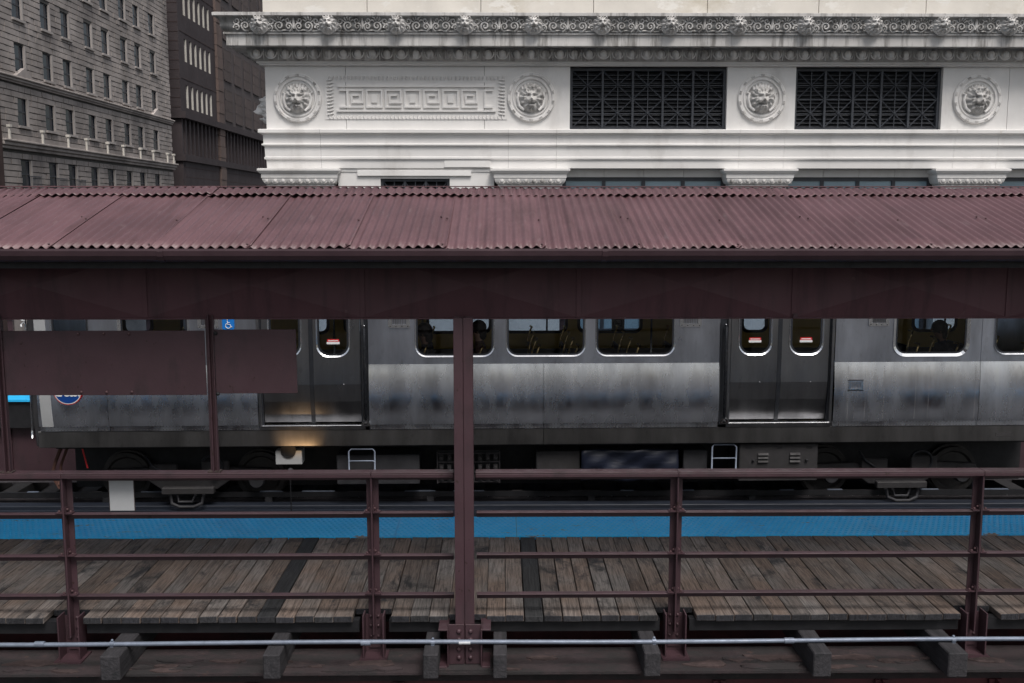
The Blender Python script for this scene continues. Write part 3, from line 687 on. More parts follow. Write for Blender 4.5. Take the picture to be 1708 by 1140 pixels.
# front end: raked nose with silver corner post, hoses
m = MB(); m.ext_y([(U0 + .12, ZSK0), (U0 + .015, ZSK0 + .02), (U0 - .05, .9), (U0 - .03, 1.6), (U0 + .1, 2.5), (U0 + .12, 2.5)], .06, 2.79); m.build('nose', 'under_dark', car, bevel=.01)
m = MB(); m.ext_y([(U0 + .115, ZST), (U0 + .245, ZST), (U0 + .215, 2.0), (U0 + .085, 2.0)], -.012, .016)
cpv = []
m = MB(); m.grid(lambda u, v: (U(60 + 19*u) + (ZB - (ZST + v*(1.9 - ZST)))*.03, (arc(min(ZB, ZST + v*(1.9 - ZST))) - .004), ZST + v*(1.9 - ZST)), 1, 20); m.build('corner_stripe', 'plate_white', car, smooth=True)
m = MB(); m.tube([(U0 - .03 + .02*math.sin(3*t), .04, 1.75 - 1.7*t) for t in np.linspace(0, 1, 14)], .014, 8); m.tube([(U0 - .045, .10, 1.1 - 1.05*t) for t in np.linspace(0, 1, 6)], .012, 6); m.build('grab_bar', 'steel_bright', car, smooth=True)
m = MB(); m.tube([(U0 - .06 + .02*math.cos(t*9), .03 + .03*math.sin(t*9), 1.9 - .14*t) for t in np.linspace(0, 6.0, 60)][:20], .012, 6); m.build('coil_cable', 'white_paint', car, smooth=True)
m = MB(); m.tube([(U0 + .25, .35, -.12), (U0 + .18, .25, -.35), (U0 + .12, .25, -.55), (U0 + .2, .3, -.75)], .025, 8); m.tube([(U0 + .32, .4, -.12), (U0 + .24, .3, -.4), (U0 + .2, .28, -.7)], .02, 8); m.build('brake_hose', 'coat_brown', car, smooth=True)
m = MB(); m.tube([(U0 + .55, .3, -.15), (U0 + .62, .28, -.45)], .012, 6); m.build('red_cable', 'red', car)
# doors
def door(D, mid, wlist, mirror):
    dr = empty('door', ((D[0] + D[1])/2, .05, ZST), parent=car)
    zk = Z(641); um = mid; vb = .055; tilt = .085
    part('jamb', 'steel_door', dr, (D[0] - .04, D[0], .0, .12, ZST - .03, ZTOP), (D[1], D[1] + .04, .0, .12, ZST - .03, ZTOP), bevel=.004)
    # inner trim lines
    for xx in (D[0] + .008, D[1] - .008):
        part('jamb_seal', 'rubber', dr, (xx - .008, xx + .008, .045, .118, ZST - .01, ZTOP))
    for (a, b_), wl in (((D[0] + .022, um - .03), wlist[0]), ((um + .03, D[1] - .022), wlist[1])):
        hl = rrect(wl[0], wl[1], ZW0 + .02, ZW1, .16)
        mm = plate([(a, zk), (b_, zk), (b_, ZTOP), (a, ZTOP)], [hl], vb, .02)
        mm.add([(a, vb, zk - .0005), (b_, vb, zk - .0005), (b_, vb + tilt*.35, zk - .25), (a, vb + tilt*.35, zk - .25), (b_, vb + tilt, ZST + .015), (a, vb + tilt, ZST + .015)], [(0,3,2,1), (3,5,4,2)])
        lf = mm.build('door_leaf', 'steel_door', dr)
        ringplate(rrect(wl[0] - .016, wl[1] + .016, ZW0 + .004, ZW1 + .016, .175), rrect(wl[0] + .004, wl[1] - .004, ZW0 + .024, ZW1 - .004, .16), vb - .014, .012, .016).build('window_frame', 'steel_bright', lf)
        ringplate(rrect(wl[0] + .003, wl[1] - .003, ZW0 + .023, ZW1 - .003, .16), rrect(wl[0] + .03, wl[1] - .03, ZW0 + .05, ZW1 - .03, .14), vb + .001, .018).build('gasket', 'rubber', lf)
        lp = rrect(wl[0] + .01, wl[1] - .01, ZW0 + .03, ZW1 - .01, .15); gm = MB(); gm.add([(x_, vb + .012, z_) for x_, z_ in lp], [tuple(range(len(lp)))]); gm.build('pane', 'car_glass', lf)
        cx = (wl[0] + wl[1])/2; zc = Z(571)
        part('warning_label', 'red', lf, (cx - .085, cx + .085, vb + .0095, vb + .0105, zc + .006, zc + .045)); part('warning_label', 'white_paint', lf, (cx - .09, cx + .09, vb + .0085, vb + .0094, zc - .026, zc + .006), (cx - .07, cx + .07, vb + .0085, vb + .0094, zc + .018, zc + .03))
        m = MB(); m.ball(((a+b_)/2 + .09, vb, zk - .0), .012, 8, 4); m.build('stud', 'steel_door', lf)
    sl = MB()
    for z0, z1, v0, v1 in ((zk, ZTOP, vb, vb), (zk - .25, zk, vb + tilt*.35, vb), (ZST + .0, zk - .25, vb + tilt, vb + tilt*.35)):
        sl.add([(um - .029, v0 - .006, z0), (um + .029, v0 - .006, z0), (um + .029, v1 - .006, z1), (um - .029, v1 - .006, z1), (um - .029, v0 + .02, z0), (um + .029, v0 + .02, z0), (um + .029, v1 + .02, z1), (um - .029, v1 + .02, z1)],
               [(0,1,2,3), (0,3,7,4), (1,5,6,2)])
    sl.build('centre_seal', 'rubber', dr)
    part('threshold', 'steel_bright', dr, (D[0] + .0, D[1] - .0, -.012, .16, ZST - .028, ZST - .006), bevel=.004)
    bw = MB(); bw.box(D[0], D[1], .5, .52, ZST, 1.1)
door(D1, U(517), [(U(447), U(500)), (U(528), U(581))], False)
door(D2, U(1303), [(U(1235), U(1288)), (U(1320), U(1374))], True)
# hand bars in their dark channels
for a, b_ in (HB1, HB2):
    c = (a + b_)/2; z0, z1 = Z(703), Z(541)
    part('bar_channel', 'rubber', car, (a + .003, b_ - .003, .035, .05, ZST + .01, ZTOP), (a + .003, a + .012, -.03, .034, z0, z1))
    m = MB(); m.tube([(c, -.005, z1 - .02), (c, -.045, z1 - .06), (c, -.06, (z0+z1)/2), (c, -.045, z0 + .06), (c, -.02, z0 + .02)], .02, 8); m.build('hand_bar', 'black_gloss', car, smooth=True)
    m = MB(); m.add([(c + .065*math.cos(R(q)), -.05, z0 - .045 + .085*math.sin(R(q))) for q in range(0, 181, 20)] + [(c + .065*math.cos(R(q)), .03, z0 - .045 + .085*math.sin(R(q))) for q in range(0, 181, 20)],
                    [tuple(range(10))] + [(i, i+1, 11+i, 10+i) for i in range(9)] + [(0, 10, 19, 9)]); m.build('bar_foot', 'steel_bright', car)
    m = MB(); m.ball((c, -.055, z0 - .005), .022, 8, 5); m.build('bolt', 'black', car)
    m = MB(); m.ball((c, -.02, z1 - .015), .012, 8, 5); m.build('bolt', 'steel_bright', car)
# intake vents
for p0, p1 in ((648, 684), (1133, 1169), (1447, 1481), (331, 366)):
    a, b_ = U(p0), U(p1); z0, z1 = Z(546), Z(546) + .24
    v = empty('vent', ((a+b_)/2, -.01, (z0+z1)/2), parent=car)
    ringplate(rrect(a, b_, z0, z1, .02, 2), rrect(a + .05, b_ - .05, z0 + .045, z1 - .045, .005, 2), -.022, .021).build('frame', 'steel_bright', v)
    m = MB()
    for i in range(9):
        xx = a + .055 + i*(b_ - a - .11)/8; m.box(xx - .005, xx + .005, -.014, -.002, z0 + .046, z1 - .046)
    m.build('grille', 'steel_door', v)
    m = MB()
    for i in range(4): m.ball((a + .03 + i*(b_ - a - .06)/3, -.023, z0 + .02), .009, 6, 4)
    m.build('bolts', 'black', v, kind='stuff')
# small access hatch, accessibility sign, logo
a, b_, z0, z1 = U(1417), U(1441), Z(653), Z(637); y = arc((z0+z1)/2) - .002
h = empty('hatch', ((a+b_)/2, y, (z0+z1)/2), parent=car)
ringplate(rrect(a, b_, z0, z1, .008, 2), rrect(a + .035, b_ - .035, z0 + .025, z1 - .025, .006, 2), y - .016, .03).build('frame', 'steel_bright', h); part('cover', 'steel_panel', h, (a + .034, b_ - .034, y - .006, y + .01, z0 + .024, z1 - .024)); part('lip', 'rubber', h, (a - .01, b_ + .01, y - .014, y + .012, z1 + .001, z1 + .012), (a - .01, b_ + .01, y - .014, y + .012, z0 - .014, z0 - .001))
a, b_ = U(372), U(392); z1 = Z(548); s = b_ - a
sg = empty('access_sign', ((a+b_)/2, -.01, z1 + s/2), parent=car)
gm = MB(); lp = rrect(a, b_, z1, z1 + s, .02, 3); gm.add([(x_, -.012, z_) for x_, z_ in lp] + [(x_, -.001, z_) for x_, z_ in lp], [tuple(range(len(lp)))] + [(i, (i+1) % len(lp), len(lp) + (i+1) % len(lp), len(lp) + i) for i in range(len(lp))]); gm.build('sign_face', 'sign_blue', sg)
gm = MB(); q = lambda x_, z_: (a + x_*s, -.0155, z1 + z_*s)
gm.tube([q(.50 + .22*math.cos(R(t)), .32 + .22*math.sin(R(t))) for t in range(120, 341, 20)], s*.035, 6); gm.tube([q(.44, .76), q(.46, .42), q(.66, .42), q(.76, .2), q(.84, .23)], s*.035, 6); gm.tube([q(.45, .58), q(.64, .58)], s*.03, 6); gm.ball(q(.44, .86), s*.065, 8, 5, (1,.3,1)); gm.build('wheelchair_symbol', 'white_paint', sg)
lu, lz = U(116, 655), Z(657) + .09; rL = .20; yv = arc(lz - .1) - .03
lg = empty('logo_disc', (lu, yv, lz), parent=car)
for r_, dy, mt, nm in ((rL, 0, 'red', 'outer_ring'), (rL*.95, .002, 'white_paint', 'inner_ring'), (rL*.89, .004, 'logo_blue', 'disc')):
    gm = MB(); n_ = 48; gm.add([(lu + r_*math.cos(2*math.pi*i/n_), yv - dy, lz + r_*math.sin(2*math.pi*i/n_)) for i in range(n_)] + [(lu + r_*math.cos(2*math.pi*i/n_), yv - dy + .0015, lz + r_*math.sin(2*math.pi*i/n_)) for i in range(n_)], [tuple(range(n_))] + [(i, (i+1) % n_, n_ + (i+1) % n_, n_ + i) for i in range(n_)]); gm.build(nm, mt, lg)
me = textmesh('cta.', .25); gm = MB(); gm.add([(lu + v.co.x*1.05, yv - .0065 - v.co.z*.3, lz + v.co.y + .0) for v in me.vertices], [tuple(p.vertices) for p in me.polygons]); gm.build('lettering', 'white_paint', lg)
# no smoking sign on the far window
nu_, nz = tx(1040, 545, 2.5)[0], tx(1040, 545, 2.5)[1] + .02
ns = empty('no_smoking_sign', (nu_, 2.79, nz), parent=car)
part('sticker', 'plate_white', ns, (nu_ - .11, nu_ + .11, 2.800, 2.803, nz - .15, nz + .12))
gm = MB(); gm.tube([(nu_ + .075*math.cos(R(t)), 2.796, nz + .075*math.sin(R(t))) for t in range(0, 361, 20)], .009, 6); gm.tube([(nu_ - .05, 2.796, nz + .05), (nu_ + .05, 2.796, nz - .05)], .008, 6); gm.build('prohibition_ring', 'black', ns)
part('cigarette', 'black', ns, (nu_ - .05, nu_ + .04, 2.794, 2.798, nz - .01, nz + .008), (nu_ - .03, nu_ + .03, 2.794, 2.798, nz - .125, nz - .105))
# seats with brass handles, poles
for p in (640, 720, 812, 905, 968, 1068, 1165, 1525, 1590, 1700, 240, 300):
    for row, v0 in ((0, .28), (1, 1.85)):
        uu = tx(p, 575, .6)[0]
        st = empty('seat', (uu, v0 + .4, .25), parent=car)
        part('cushion', 'seat', st, (uu, uu + .42, v0, v0 + .85, .55, .66), bevel=.02)
        m = MB(); m.add([(uu - .05, v0, .6), (uu, v0, .6), (uu - .08, v0, 1.06), (uu - .12, v0, 1.06), (uu - .05, v0 + .85, .6), (uu, v0 + .85, .6), (uu - .08, v0 + .85, 1.06), (uu - .12, v0 + .85, 1.06)], [(0,1,2,3), (7,6,5,4), (0,4,5,1), (1,5,6,2), (2,6,7,3), (3,7,4,0)]); m.build('backrest', 'seat', st, bevel=.02)
        part('pedestal', 'under_dark', st, (uu + .1, uu + .3, v0 + .1, v0 + .75, .2, .549))
        for vv in (v0 + .02, v0 + .8): 
            m = MB(); m.tube([(uu - .14, vv, .95), (uu - .11, vv, 1.12), (uu - .07, vv, 1.24), (uu - .04, vv + .02, 1.30), (uu - .06, vv + .12, 1.30)], .016, 8); m.build('handle', 'brass', st, smooth=True)
for p in (708, 1090, 1320, 560): 
    m = MB(); uu = tx(p, 570, 1.4)[0]; m.tube([(uu, 1.45, ZST), (uu, 1.45, 2.2)], .018, 8); m.build('pole', 'steel_bright', car, smooth=True)
# under-floor equipment
def ubox(name, mat, p0, p1, y0, y1, v0, v1, **k): return part(name, mat, car, (tx(p0, 770, v0)[0], tx(p1, 770, v0)[0], v0, v1, tx(900, y1, v0)[1], tx(900, y0, v0)[1]), **k)
part('underframe', 'black', car, (U0 + .2, U1, .25, 2.6, -.16, .1))
part('centre_sill', 'black', car, (U0 + .2, U1, .9, 2.0, -.9, -.161))
ubox('lamp_box', 'plate_white', 460, 504, 749, 772, .12, .35, bevel=.006)
m = MB(); uu = tx(481, 752, .11)[0]; zc = tx(481, 752, .11)[1]; m.lathe_y([(.0, -.0), (.11, 0), (.11, -.012), (.095, -.012), (.09, -.002)], uu, .117, zc, 20); m.build('lamp_socket', 'black', car)
ubox('battery_box', 'under_dark', 562, 700, 757, 806, .2, .7, bevel=.01)
ubox('equipment_box', 'under_grey', 895, 968, 753, 799, .2, .8, bevel=.01)
ubox('equipment_box', 'under_dark', 1140, 1180, 753, 800, .2, .8, bevel=.01)
m = MB(); u0, u1 = tx(970, 770, .15)[0], tx(1132, 770, .15)[0]; z0, z1 = tx(900, 803, .15)[1], tx(900, 752, .15)[1]
m.grid(lambda a, b: (u0 + a*(u1-u0), .15 + .02*math.sin(9*a + 6*b) + .012*math.sin(23*a - 9*b), z0 + b*(z1-z0) + .01*math.sin(11*a)), 30, 10); m.build('tarp_cover', 'tarp', car, smooth=True, solid=.01)
ubox('compressor_case', 'under_dark', 972, 1130, 754, 801, .2, .8)
cb = ubox('louvred_cabinet', 'under_grey', 1233, 1364, 744, 806, .10, .7, bevel=.012)
for p0, p1 in ((1264, 1281), (1317, 1334)):
    for y_ in (760.5, 766.5, 772.5, 794):
        a, b_ = tx(p0, 770, .1)[0], tx(p1, 770, .1)[0]; zz = tx(900, y_, .1)[1]
        m = MB(); m.ext_x([(.0995, zz - .02), (.07, zz - .012), (.085, zz + .012), (.0995, zz + .018)], a, b_); m.build('louvre', 'under_grey', cb)
for p in (1249, 1300, 1350): a = tx(p, 749, .1)[0]; part('slot', 'black', cb, (a - .04, a + .04, .094, .0985, tx(900, 751, .1)[1], tx(900, 748, .1)[1]))
for p in (1256, 1345):
    m = MB(); a = tx(p, 771, .1)[0]; zz = tx(900, 771, .1)[1]; m.ball((a, .085, zz), .022, 8, 5); m.build('latch', 'black', cb)
# two step loops
for p0, p1, yt, yb in ((582, 625, 748, 782), (1188, 1228, 745, 780)):
    a, b_ = tx(p0, 765, .05)[0], tx(p1, 765, .05)[0]; z1, z0 = tx(900, yt, .05)[1], tx(900, yb, .05)[1]; zm = tx(900, 767, .05)[1]
    m = MB(); m.tube([(a, .06, z0 - .05), (a, .06, z1 - .03), (a + .03, .08, z1), (b_ - .03, .08, z1), (b_, .06, z1 - .03), (b_, .06, z0 - .05)], .013, 6); m.tube([(a, .06, zm - .02), (a + .02, .05, zm), (b_ - .02, .05, zm), (b_, .06, zm - .02)], .011, 6); m.build('step_loop', 'galv', car, smooth=True)
# resistor rack
a, b_ = tx(730, 775, .25)[0], tx(834, 775, .25)[0]; z0, z1 = tx(900, 806, .25)[1], tx(900, 754, .25)[1]
rk = empty('resistor_rack', ((a+b_)/2, .3, z0), parent=car)
m = MB()
for zz in (z0 + .02, z0 + (z1-z0)*.36, z0 + (z1-z0)*.68, z1 - .02): m.box(a, b_, .27, .28, zz - .006, zz + .006)
for xx in (a, b_): m.box(xx - .008, xx + .008, .27, .285, z0, z1)
m.build('frame', 'rail_side', rk); part('back', 'black', rk, (a, b_, .4, .45, z0, z1))
e0 = None
for r_ in range(3):
    for c_ in range(8):
        xx = a + .06 + c_*(b_-a-.12)/7; zz = z0 + .06 + r_*(z1-z0)*.33
        if e0 is None:
            m = MB(); m.lathe_y([(0, -.03), (.02, -.03), (.028, -.01), (.028, .06)], xx, .26, zz + .02, 8); m.box(xx - .03, xx + .03, .262, .268, zz - .03, zz + .07); e0 = m.build('resistor', 'under_grey', rk); eo = ORG[e0.name] - Vector((xx, 0, zz))
        else: inst(e0, eo + Vector((xx, 0, zz)), rk)
# trucks
def truck(uc):
    tk = empty('truck', (uc, 1.45, ZT), parent=car)
    w0 = None
    for du in (-.99, .99):
        for s in (-1, 1):
            vy = 1.45 + s*.72
            if w0 is None:
                m = MB(); m.lathe_y([(0,-.045),(.09,-.05),(.10,-.02),(.27,-.01),(.30,-.05),(.36,-.05),(.36,.04),(.385,.05),(.385,.075),(0,.075)], uc + du, vy, ZT + .36, 36); w0 = m.build('wheel', 'wheel', tk, smooth=False); wo = ORG[w0.name] - Vector((uc + du, vy, 0))
            else: inst(w0, wo + Vector((uc + du, vy, 0)), tk)
        m = MB(); m.tube([(uc + du, .5, ZT + .36), (uc + du, 2.4, ZT + .36)], .07, 10); m.build('axle', 'wheel', tk)
        m = MB(); m.lathe_y([(0, -.05), (.10, -.05), (.12, -.02), (.12, .08)], uc + du, .42, ZT + .36, 12); m.build('axle_box', 'under_dark', tk)
    for vy in (.44, 2.36):
        m = MB(); m.ext_y([(uc - 1.25, ZT + .42), (uc - 1.2, ZT + .52), (uc - .6, ZT + .55), (uc - .4, ZT + .40), (uc + .4, ZT + .40), (uc + .6, ZT + .55), (uc + 1.2, ZT + .52), (uc + 1.25, ZT + .42), (uc + .6, ZT + .36), (uc + .4, ZT + .22), (uc - .4, ZT + .22), (uc - .6, ZT + .36)], vy, vy + .1); m.build('side_frame', 'under_grey', tk, bevel=.01)
    # motor casing and hanging contact shoe
    part('casing', 'under_grey', tk, (uc - .55, uc - .15, .38, .435, ZT + .42, ZT + .62), (uc + .2, uc + .6, .38, .435, ZT + .44, ZT + .66), bevel=.015)
    part('shoe_beam', 'under_grey', tk, (uc - .35, uc + .4, .25, .36, ZT + .2, ZT + .30), bevel=.01)
    m = MB(); m.tube([(uc - .22, .24, ZT + .2), (uc - .2, .22, ZT + .08), (uc - .08, .2, ZT + .03), (uc + .12, .2, ZT + .03), (uc + .24, .22, ZT + .08), (uc + .26, .24, ZT + .2)], .025, 8); m.tube([(uc - .12, .24, ZT + .2), (uc - .1, .22, ZT + .1), (uc + .1, .22, ZT + .1), (uc + .14, .24, ZT + .2)], .02, 8); m.build('contact_shoe', 'under_dark', tk, smooth=True)
    m = MB(); m.tube([(uc + .35 + .16*math.sin(R(t)), .38, ZT + .58 + .16*math.cos(R(t))) for t in range(-60, 200, 20)], .02, 8); m.tube([(uc - .6, .38, ZT + .75), (uc - .5, .36, ZT + .6), (uc - .35, .36, ZT + .5)], .018, 8); m.build('hose', 'rubber', tk, smooth=True)
UC = (tx(300, 800)[0], tx(1515, 800)[0])
for uc in UC: truck(uc)
car.location = (0, TY, 0); car.rotation_euler = (0, 0, math.atan(TSL))

# ------------------------------------------------------------------ the lit lamp low beside the track
lx, ly, lz = at(484, 787, 13.3); 
lp = empty('trackside_lamp', (lx, ly, ZT - .15), 'small lit trackside lamp low in front of the train, mostly hidden by the top rail', 'lamp')
part('stand', 'black', lp, (lx - .007, lx + .007, ly - .007, ly + .007, ZT - .15, lz - .045))
m = MB(); m.lathe_y([(0, -.05), (.03, -.05), (.045, 0), (.045, .03), (.04, .03), (.04, .0)], lx, ly, lz, 14); m.build('housing', 'under_dark', lp, smooth=True)
m = MB(); m.lathe_y([(0, .02), (.039, .015)], lx, ly, lz, 14); m.build('lens', 'lamp_glass', lp)
ld = bpy.data.lights.new('lamp_bulb', 'SPOT'); lo = bpy.data.objects.new('lamp_bulb', ld); COL.objects.link(lo); lo.parent = lp; lo.location = Vector((lx, ly + .05, lz)) - Vector((lx, ly, ZT - .15))
ld.energy = 7; ld.color = (1, .62, .3); ld.spot_size = R(70); ld.spot_blend = .9; ld.shadow_soft_size = .03
lo.rotation_euler = Vector((0, -.62, -.42)).to_track_quat('Z', 'Y').to_euler()

# ------------------------------------------------------------------ passengers (seen dimly through the windows)
def person(p, vdepth, face, coat, skin, label, hairm='hair_dark', lean=.0, yb=570):
    u, _ = tx(p, yb, vdepth); s = TSL; x, y = u, TY + vdepth + s*u; zf = ZST - .02
    f = 1 if face == 'r' else -1
    me = bpy.data.meshes.new('person'); 
    J = [((0,0,.47), .15), ((.02*f,0,.70), .155), ((.03*f,0,.95), .165), ((.05*f,0,1.06), .07), ((.06*f,0,1.13), .06), ((.08*f,0,1.22), .095), ((.085*f,0,1.31), .095),
         ((.04*f,.19,.99), .065), ((.10*f,.23,.76), .05), ((.32*f,.16,.68), .04), ((.40*f,.13,.69), .035),
         ((.04*f,-.19,.99), .065), ((.10*f,-.23,.76), .05), ((.32*f,-.16,.68), .04), ((.40*f,-.13,.69), .035),
         ((.10*f,.10,.47), .10), ((.45*f,.11,.49), .075), ((.46*f,.11,.1), .05), ((.56*f,.11,.06), .04),
         ((.10*f,-.10,.47), .10), ((.45*f,-.11,.49), .075), ((.46*f,-.11,.1), .05), ((.56*f,-.11,.06), .04)]
    E = [(0,1),(1,2),(2,3),(3,4),(4,5),(5,6),(2,7),(7,8),(8,9),(9,10),(2,11),(11,12),(12,13),(13,14),(0,15),(15,16),(16,17),(17,18),(0,19),(19,20),(20,21),(21,22)]
    me.from_pydata([(a[0] + lean*f*max(0, a[2]-.5), a[1], a[2]) for a, r in J], E, [])
    o = bpy.data.objects.new('person_body', me); COL.objects.link(o)
    mod = o.modifiers.new('skin', 'SKIN'); 
    for i, (a, r) in enumerate(J): me.skin_vertices[0].data[i].radius = (r, r)
    me.skin_vertices[0].data[0].use_root = True
    o.modifiers.new('sub', 'SUBSURF').levels = 1
    dg = bpy.context.evaluated_depsgraph_get(); ev = o.evaluated_get(dg); bm = bpy.data.meshes.new_from_object(ev); bpy.data.objects.remove(o)
    m = MB(); m.mesh(bm)
    # nose, brow, ears grown on the head
    hx = .085*f + lean*f*.75
    m.ball((hx + .10*f, 0, 1.25), .02, 8, 6, (1,.7,1.2)); m.ball((hx, .09, 1.25), .022, 8, 6, (.8,.4,1.3)); m.ball((hx, -.09, 1.25), .022, 8, 6, (.8,.4,1.3))
    root = empty('person', (x, y, zf), label, 'person')
    mb = MB(); mb.v = [(v[0] + x, v[1] + y, v[2] + zf) for v in m.v]; mb.f = m.f
    body = mb.build('body', skin, root, smooth=True); body.data.materials.append(MATS[coat])
    cz = ORG[body.name].z - zf
    for pl in body.data.polygons: pl.material_index = 1 if (pl.center.z + cz < 1.10 and not (abs(pl.center.x + ORG[body.name].x - x) > .33 and .6 < pl.center.z + cz < .8)) else 0
    h = MB(); h.ball((x + hx - .02*f, y, zf + 1.29), .118, 14, 10, (1, .95, 1.0)); h.ball((x + hx - .07*f, y, zf + 1.2), .085, 12, 8, (.8, 1, 1.3)); h.build('hair', hairm, root, smooth=True)
    e = MB()
    for s_ in (-1, 1): e.ball((x + hx + .088*f, y + s_*.034, zf + 1.265), .011, 6, 4)
    e.build('eyes', 'black', root)
    return root
person(716, .62, 'l', 'coat_black', 'skin_deep', 'seated passenger in a black coat at the train window left of the column')
person(806, .95, 'l', 'coat_brown', 'skin', 'seated passenger in a brown coat at the train window just right of the column')
person(1588, .75, 'l', 'coat_navy', 'skin_deep', 'seated passenger in dark clothes leaning forward behind the bright framed right window', lean=.18)

# ------------------------------------------------------------------ white classical building
BD = 34.0
bld = empty('limestone_building', (10, BD + 8, -6.5), 'white classical stone building with lion medallions and a carved cornice', 'building')
XC = at(443, 160, BD).x                                # left corner of the frieze wall
XE, YB = XC + 44, BD + 26
def zo(py, out): return at(1000, py, BD - out).z
def xo(px, py, out=0): return at(px, py, BD - out).x
def sweep(name, mat, prof, x1=None, x0=None, smooth=False):   # prof [(out, z)] from top to bottom; returns round the left corner when x0 is None
    m = MB(); n = len(prof); xe = x1 if x1 is not None else XE; vs = []
    if x0 is None:
        for o, z in prof: vs += [(XC - o, YB, z), (XC - o, BD - o, z), (xe, BD - o, z)]
        fs = []
        for i in range(n - 1):
            for k in range(2): fs.append((i*3+k, i*3+k+1, (i+1)*3+k+1, (i+1)*3+k))
    else:
        for o, z in prof: vs += [(x0, BD - o, z), (xe, BD - o, z)]
        fs = [(i*2, i*2+1, (i+1)*2+1, (i+1)*2) for i in range(n - 1)] + [tuple(range(0, 2*n, 2)), tuple(range(2*n-1, 0, -2))]
    m.add(vs, fs); return m.build(name, mat, bld, smooth=smooth)
part('core', 'joint', bld, (XC + .12, XE, BD + .9, YB, -6.5, 20), (XC + .12, XE, BD + .12, BD + .899, zo(111, 0), 20), (XC + .12, xo(951, 165) - .006, BD + .12, BD + .899, zo(217, 0), zo(111, 0) - .001), (XC + .12, XE, BD + .12, BD + .899, zo(282, 0) + .05, zo(217, 0) - .001))
# attic blocks
zb = zo(24, 1.0); x = XC - .0; i = 0
ax = [XC - .02] + [xo(p, 8) for p in (612, 802, 990, 1180, 1366, 1545, 1730, 1920, 2110)]
for i in range(len(ax) - 1):
    part('stone_block', 'limestone_attic', bld, (ax[i] + .008, ax[i+1] - .008, BD + .0, BD + .119, zb - .3, zb + 1.6), bevel=.01)
    part('stone_block', 'limestone_attic', bld, (ax[i] + .4, ax[i+1] + .37, BD + .0, BD + .119, zb + 1.616, zb + 3.6), bevel=.01)
# cornice
z0, z1 = zo(22, 1.3), zo(27, 1.3)
sweep('cornice_slab', 'limestone_corona', [(0, z0 + .16), (1.24, z0 + .02), (1.32, z0), (1.32, z1), (1.26, z1), (1.24, z1 - .02)])
cy0, cy1 = z1 - .02, zo(55, 1.0)
CY = [(1.24, cy0)] + [(1.02 + .22*(1 - t)**1.0 - .05*math.sin(math.pi*2*t)*.8, cy0 + (cy1 - cy0)*t) for t in np.linspace(.08, .95, 9)] + [(1.02, cy1)]
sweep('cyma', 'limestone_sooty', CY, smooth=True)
z2, z3 = zo(58.5, 1.02), zo(77, .98)
sweep('fillet', 'limestone_corona', [(1.02, cy1), (1.05, cy1 - .005), (1.05, z2), (.98, z2 - .01)])
jx = [None] + [xo(p, 68, .98) for p in (440, 612, 802, 990, 1180, 1366, 1545)] + [XE]
for i in range(len(jx) - 1):
    prof = [(.98, z2 - .01), (.98, z3 + .0), (.955, z3 - .02), (.93, z3 + .02), (.47, z3 + .02)]
    if i == 0: sweep('corona_block', 'limestone_corona', prof, x1=jx[1] - .006)
    else: sweep('corona_block', 'limestone_corona', prof, x1=jx[i+1] - .006, x0=jx[i])
z4, z5 = zo(82, .47), zo(103, .24)
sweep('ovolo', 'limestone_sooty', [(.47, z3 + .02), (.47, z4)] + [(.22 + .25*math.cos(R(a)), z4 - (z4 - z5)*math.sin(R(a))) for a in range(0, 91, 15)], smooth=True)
z6, z7 = zo(106.5, .2), zo(111, .1)
sweep('bed_mould', 'limestone', [(.22, z5), (.22, z6), (.15, z6 - .015), (.15, z7 + .02), (.0, z7)])
# carved scrolls on the cyma: spirals and leaves, one carving per bay
def cyp(x, t, lift):
    t = min(1, max(0, t)); o = 1.02 + .22*(1 - t) - .04*math.sin(math.pi*2*t); z = cy0 + (cy1 - cy0)*t
    return (x, BD - o - lift, z)
HC = cy0 - cy1
def spiral(m, cx, ct, r, turns, dirn, rad, a0=0):
    pts = []; rs = []
    for i in range(int(turns*12) + 1):
        k = i/(turns*12); a = a0 + dirn*2*math.pi*turns*k; rr_ = r*(.15 + .85*k)
        pts.append(cyp(cx + rr_*math.cos(a), ct - rr_*math.sin(a)/HC, .03)); rs.append(rad*(.6 + .5*k))
    m.tube(pts, rs, 5)
LH = [xo(p, 42, 1.2) for p in (432, 548, 663, 778, 893, 1008, 1122, 1237, 1347, 1459, 1570, 1685)]
BW = (LH[-1] - LH[0]) / 11
LH = [LH[0] + BW*i for i in range(18)]
def scroll_bay(xm):
    m = MB(); q = random.Random(2)
    for s in (-1, 1):
        spiral(m, xm + s*.16, .66, .13, 1.5, s, .032, R(90)); spiral(m, xm + s*.18, .26, .10, 1.3, -s, .028, R(-90))
        spiral(m, xm + s*.46, .62, .16, 1.6, -s, .034, R(90)); spiral(m, xm + s*.72, .30, .12, 1.3, s, .03, R(-90)); spiral(m, xm + s*.78, .74, .11, 1.4, s, .03, R(60))
        for k in range(5):
            a = R(20 + 32*k); px_ = xm + s*.46
            m.tube([cyp(px_ + s*.10*math.cos(a), .42 - .10*math.sin(a)/HC, .01), cyp(px_ + s*.17*math.cos(a), .42 - .17*math.sin(a)/HC, .045), cyp(px_ + s*.23*math.cos(a + .25), .40 - .22*math.sin(a + .25)/HC, .02)], [.02, .034, .012], 5)
        m.tube([cyp(xm + s*.02, .95, .02), cyp(xm + s*.3, .9, .03), cyp(xm + s*.6, .96, .03), cyp(xm + s*.95, .9, .02)], .025, 5)
    m.tube([cyp(xm, .1, .02), cyp(xm, .4, .06), cyp(xm, .8, .03)], [.03, .05, .02], 6)
    return m
s0 = None
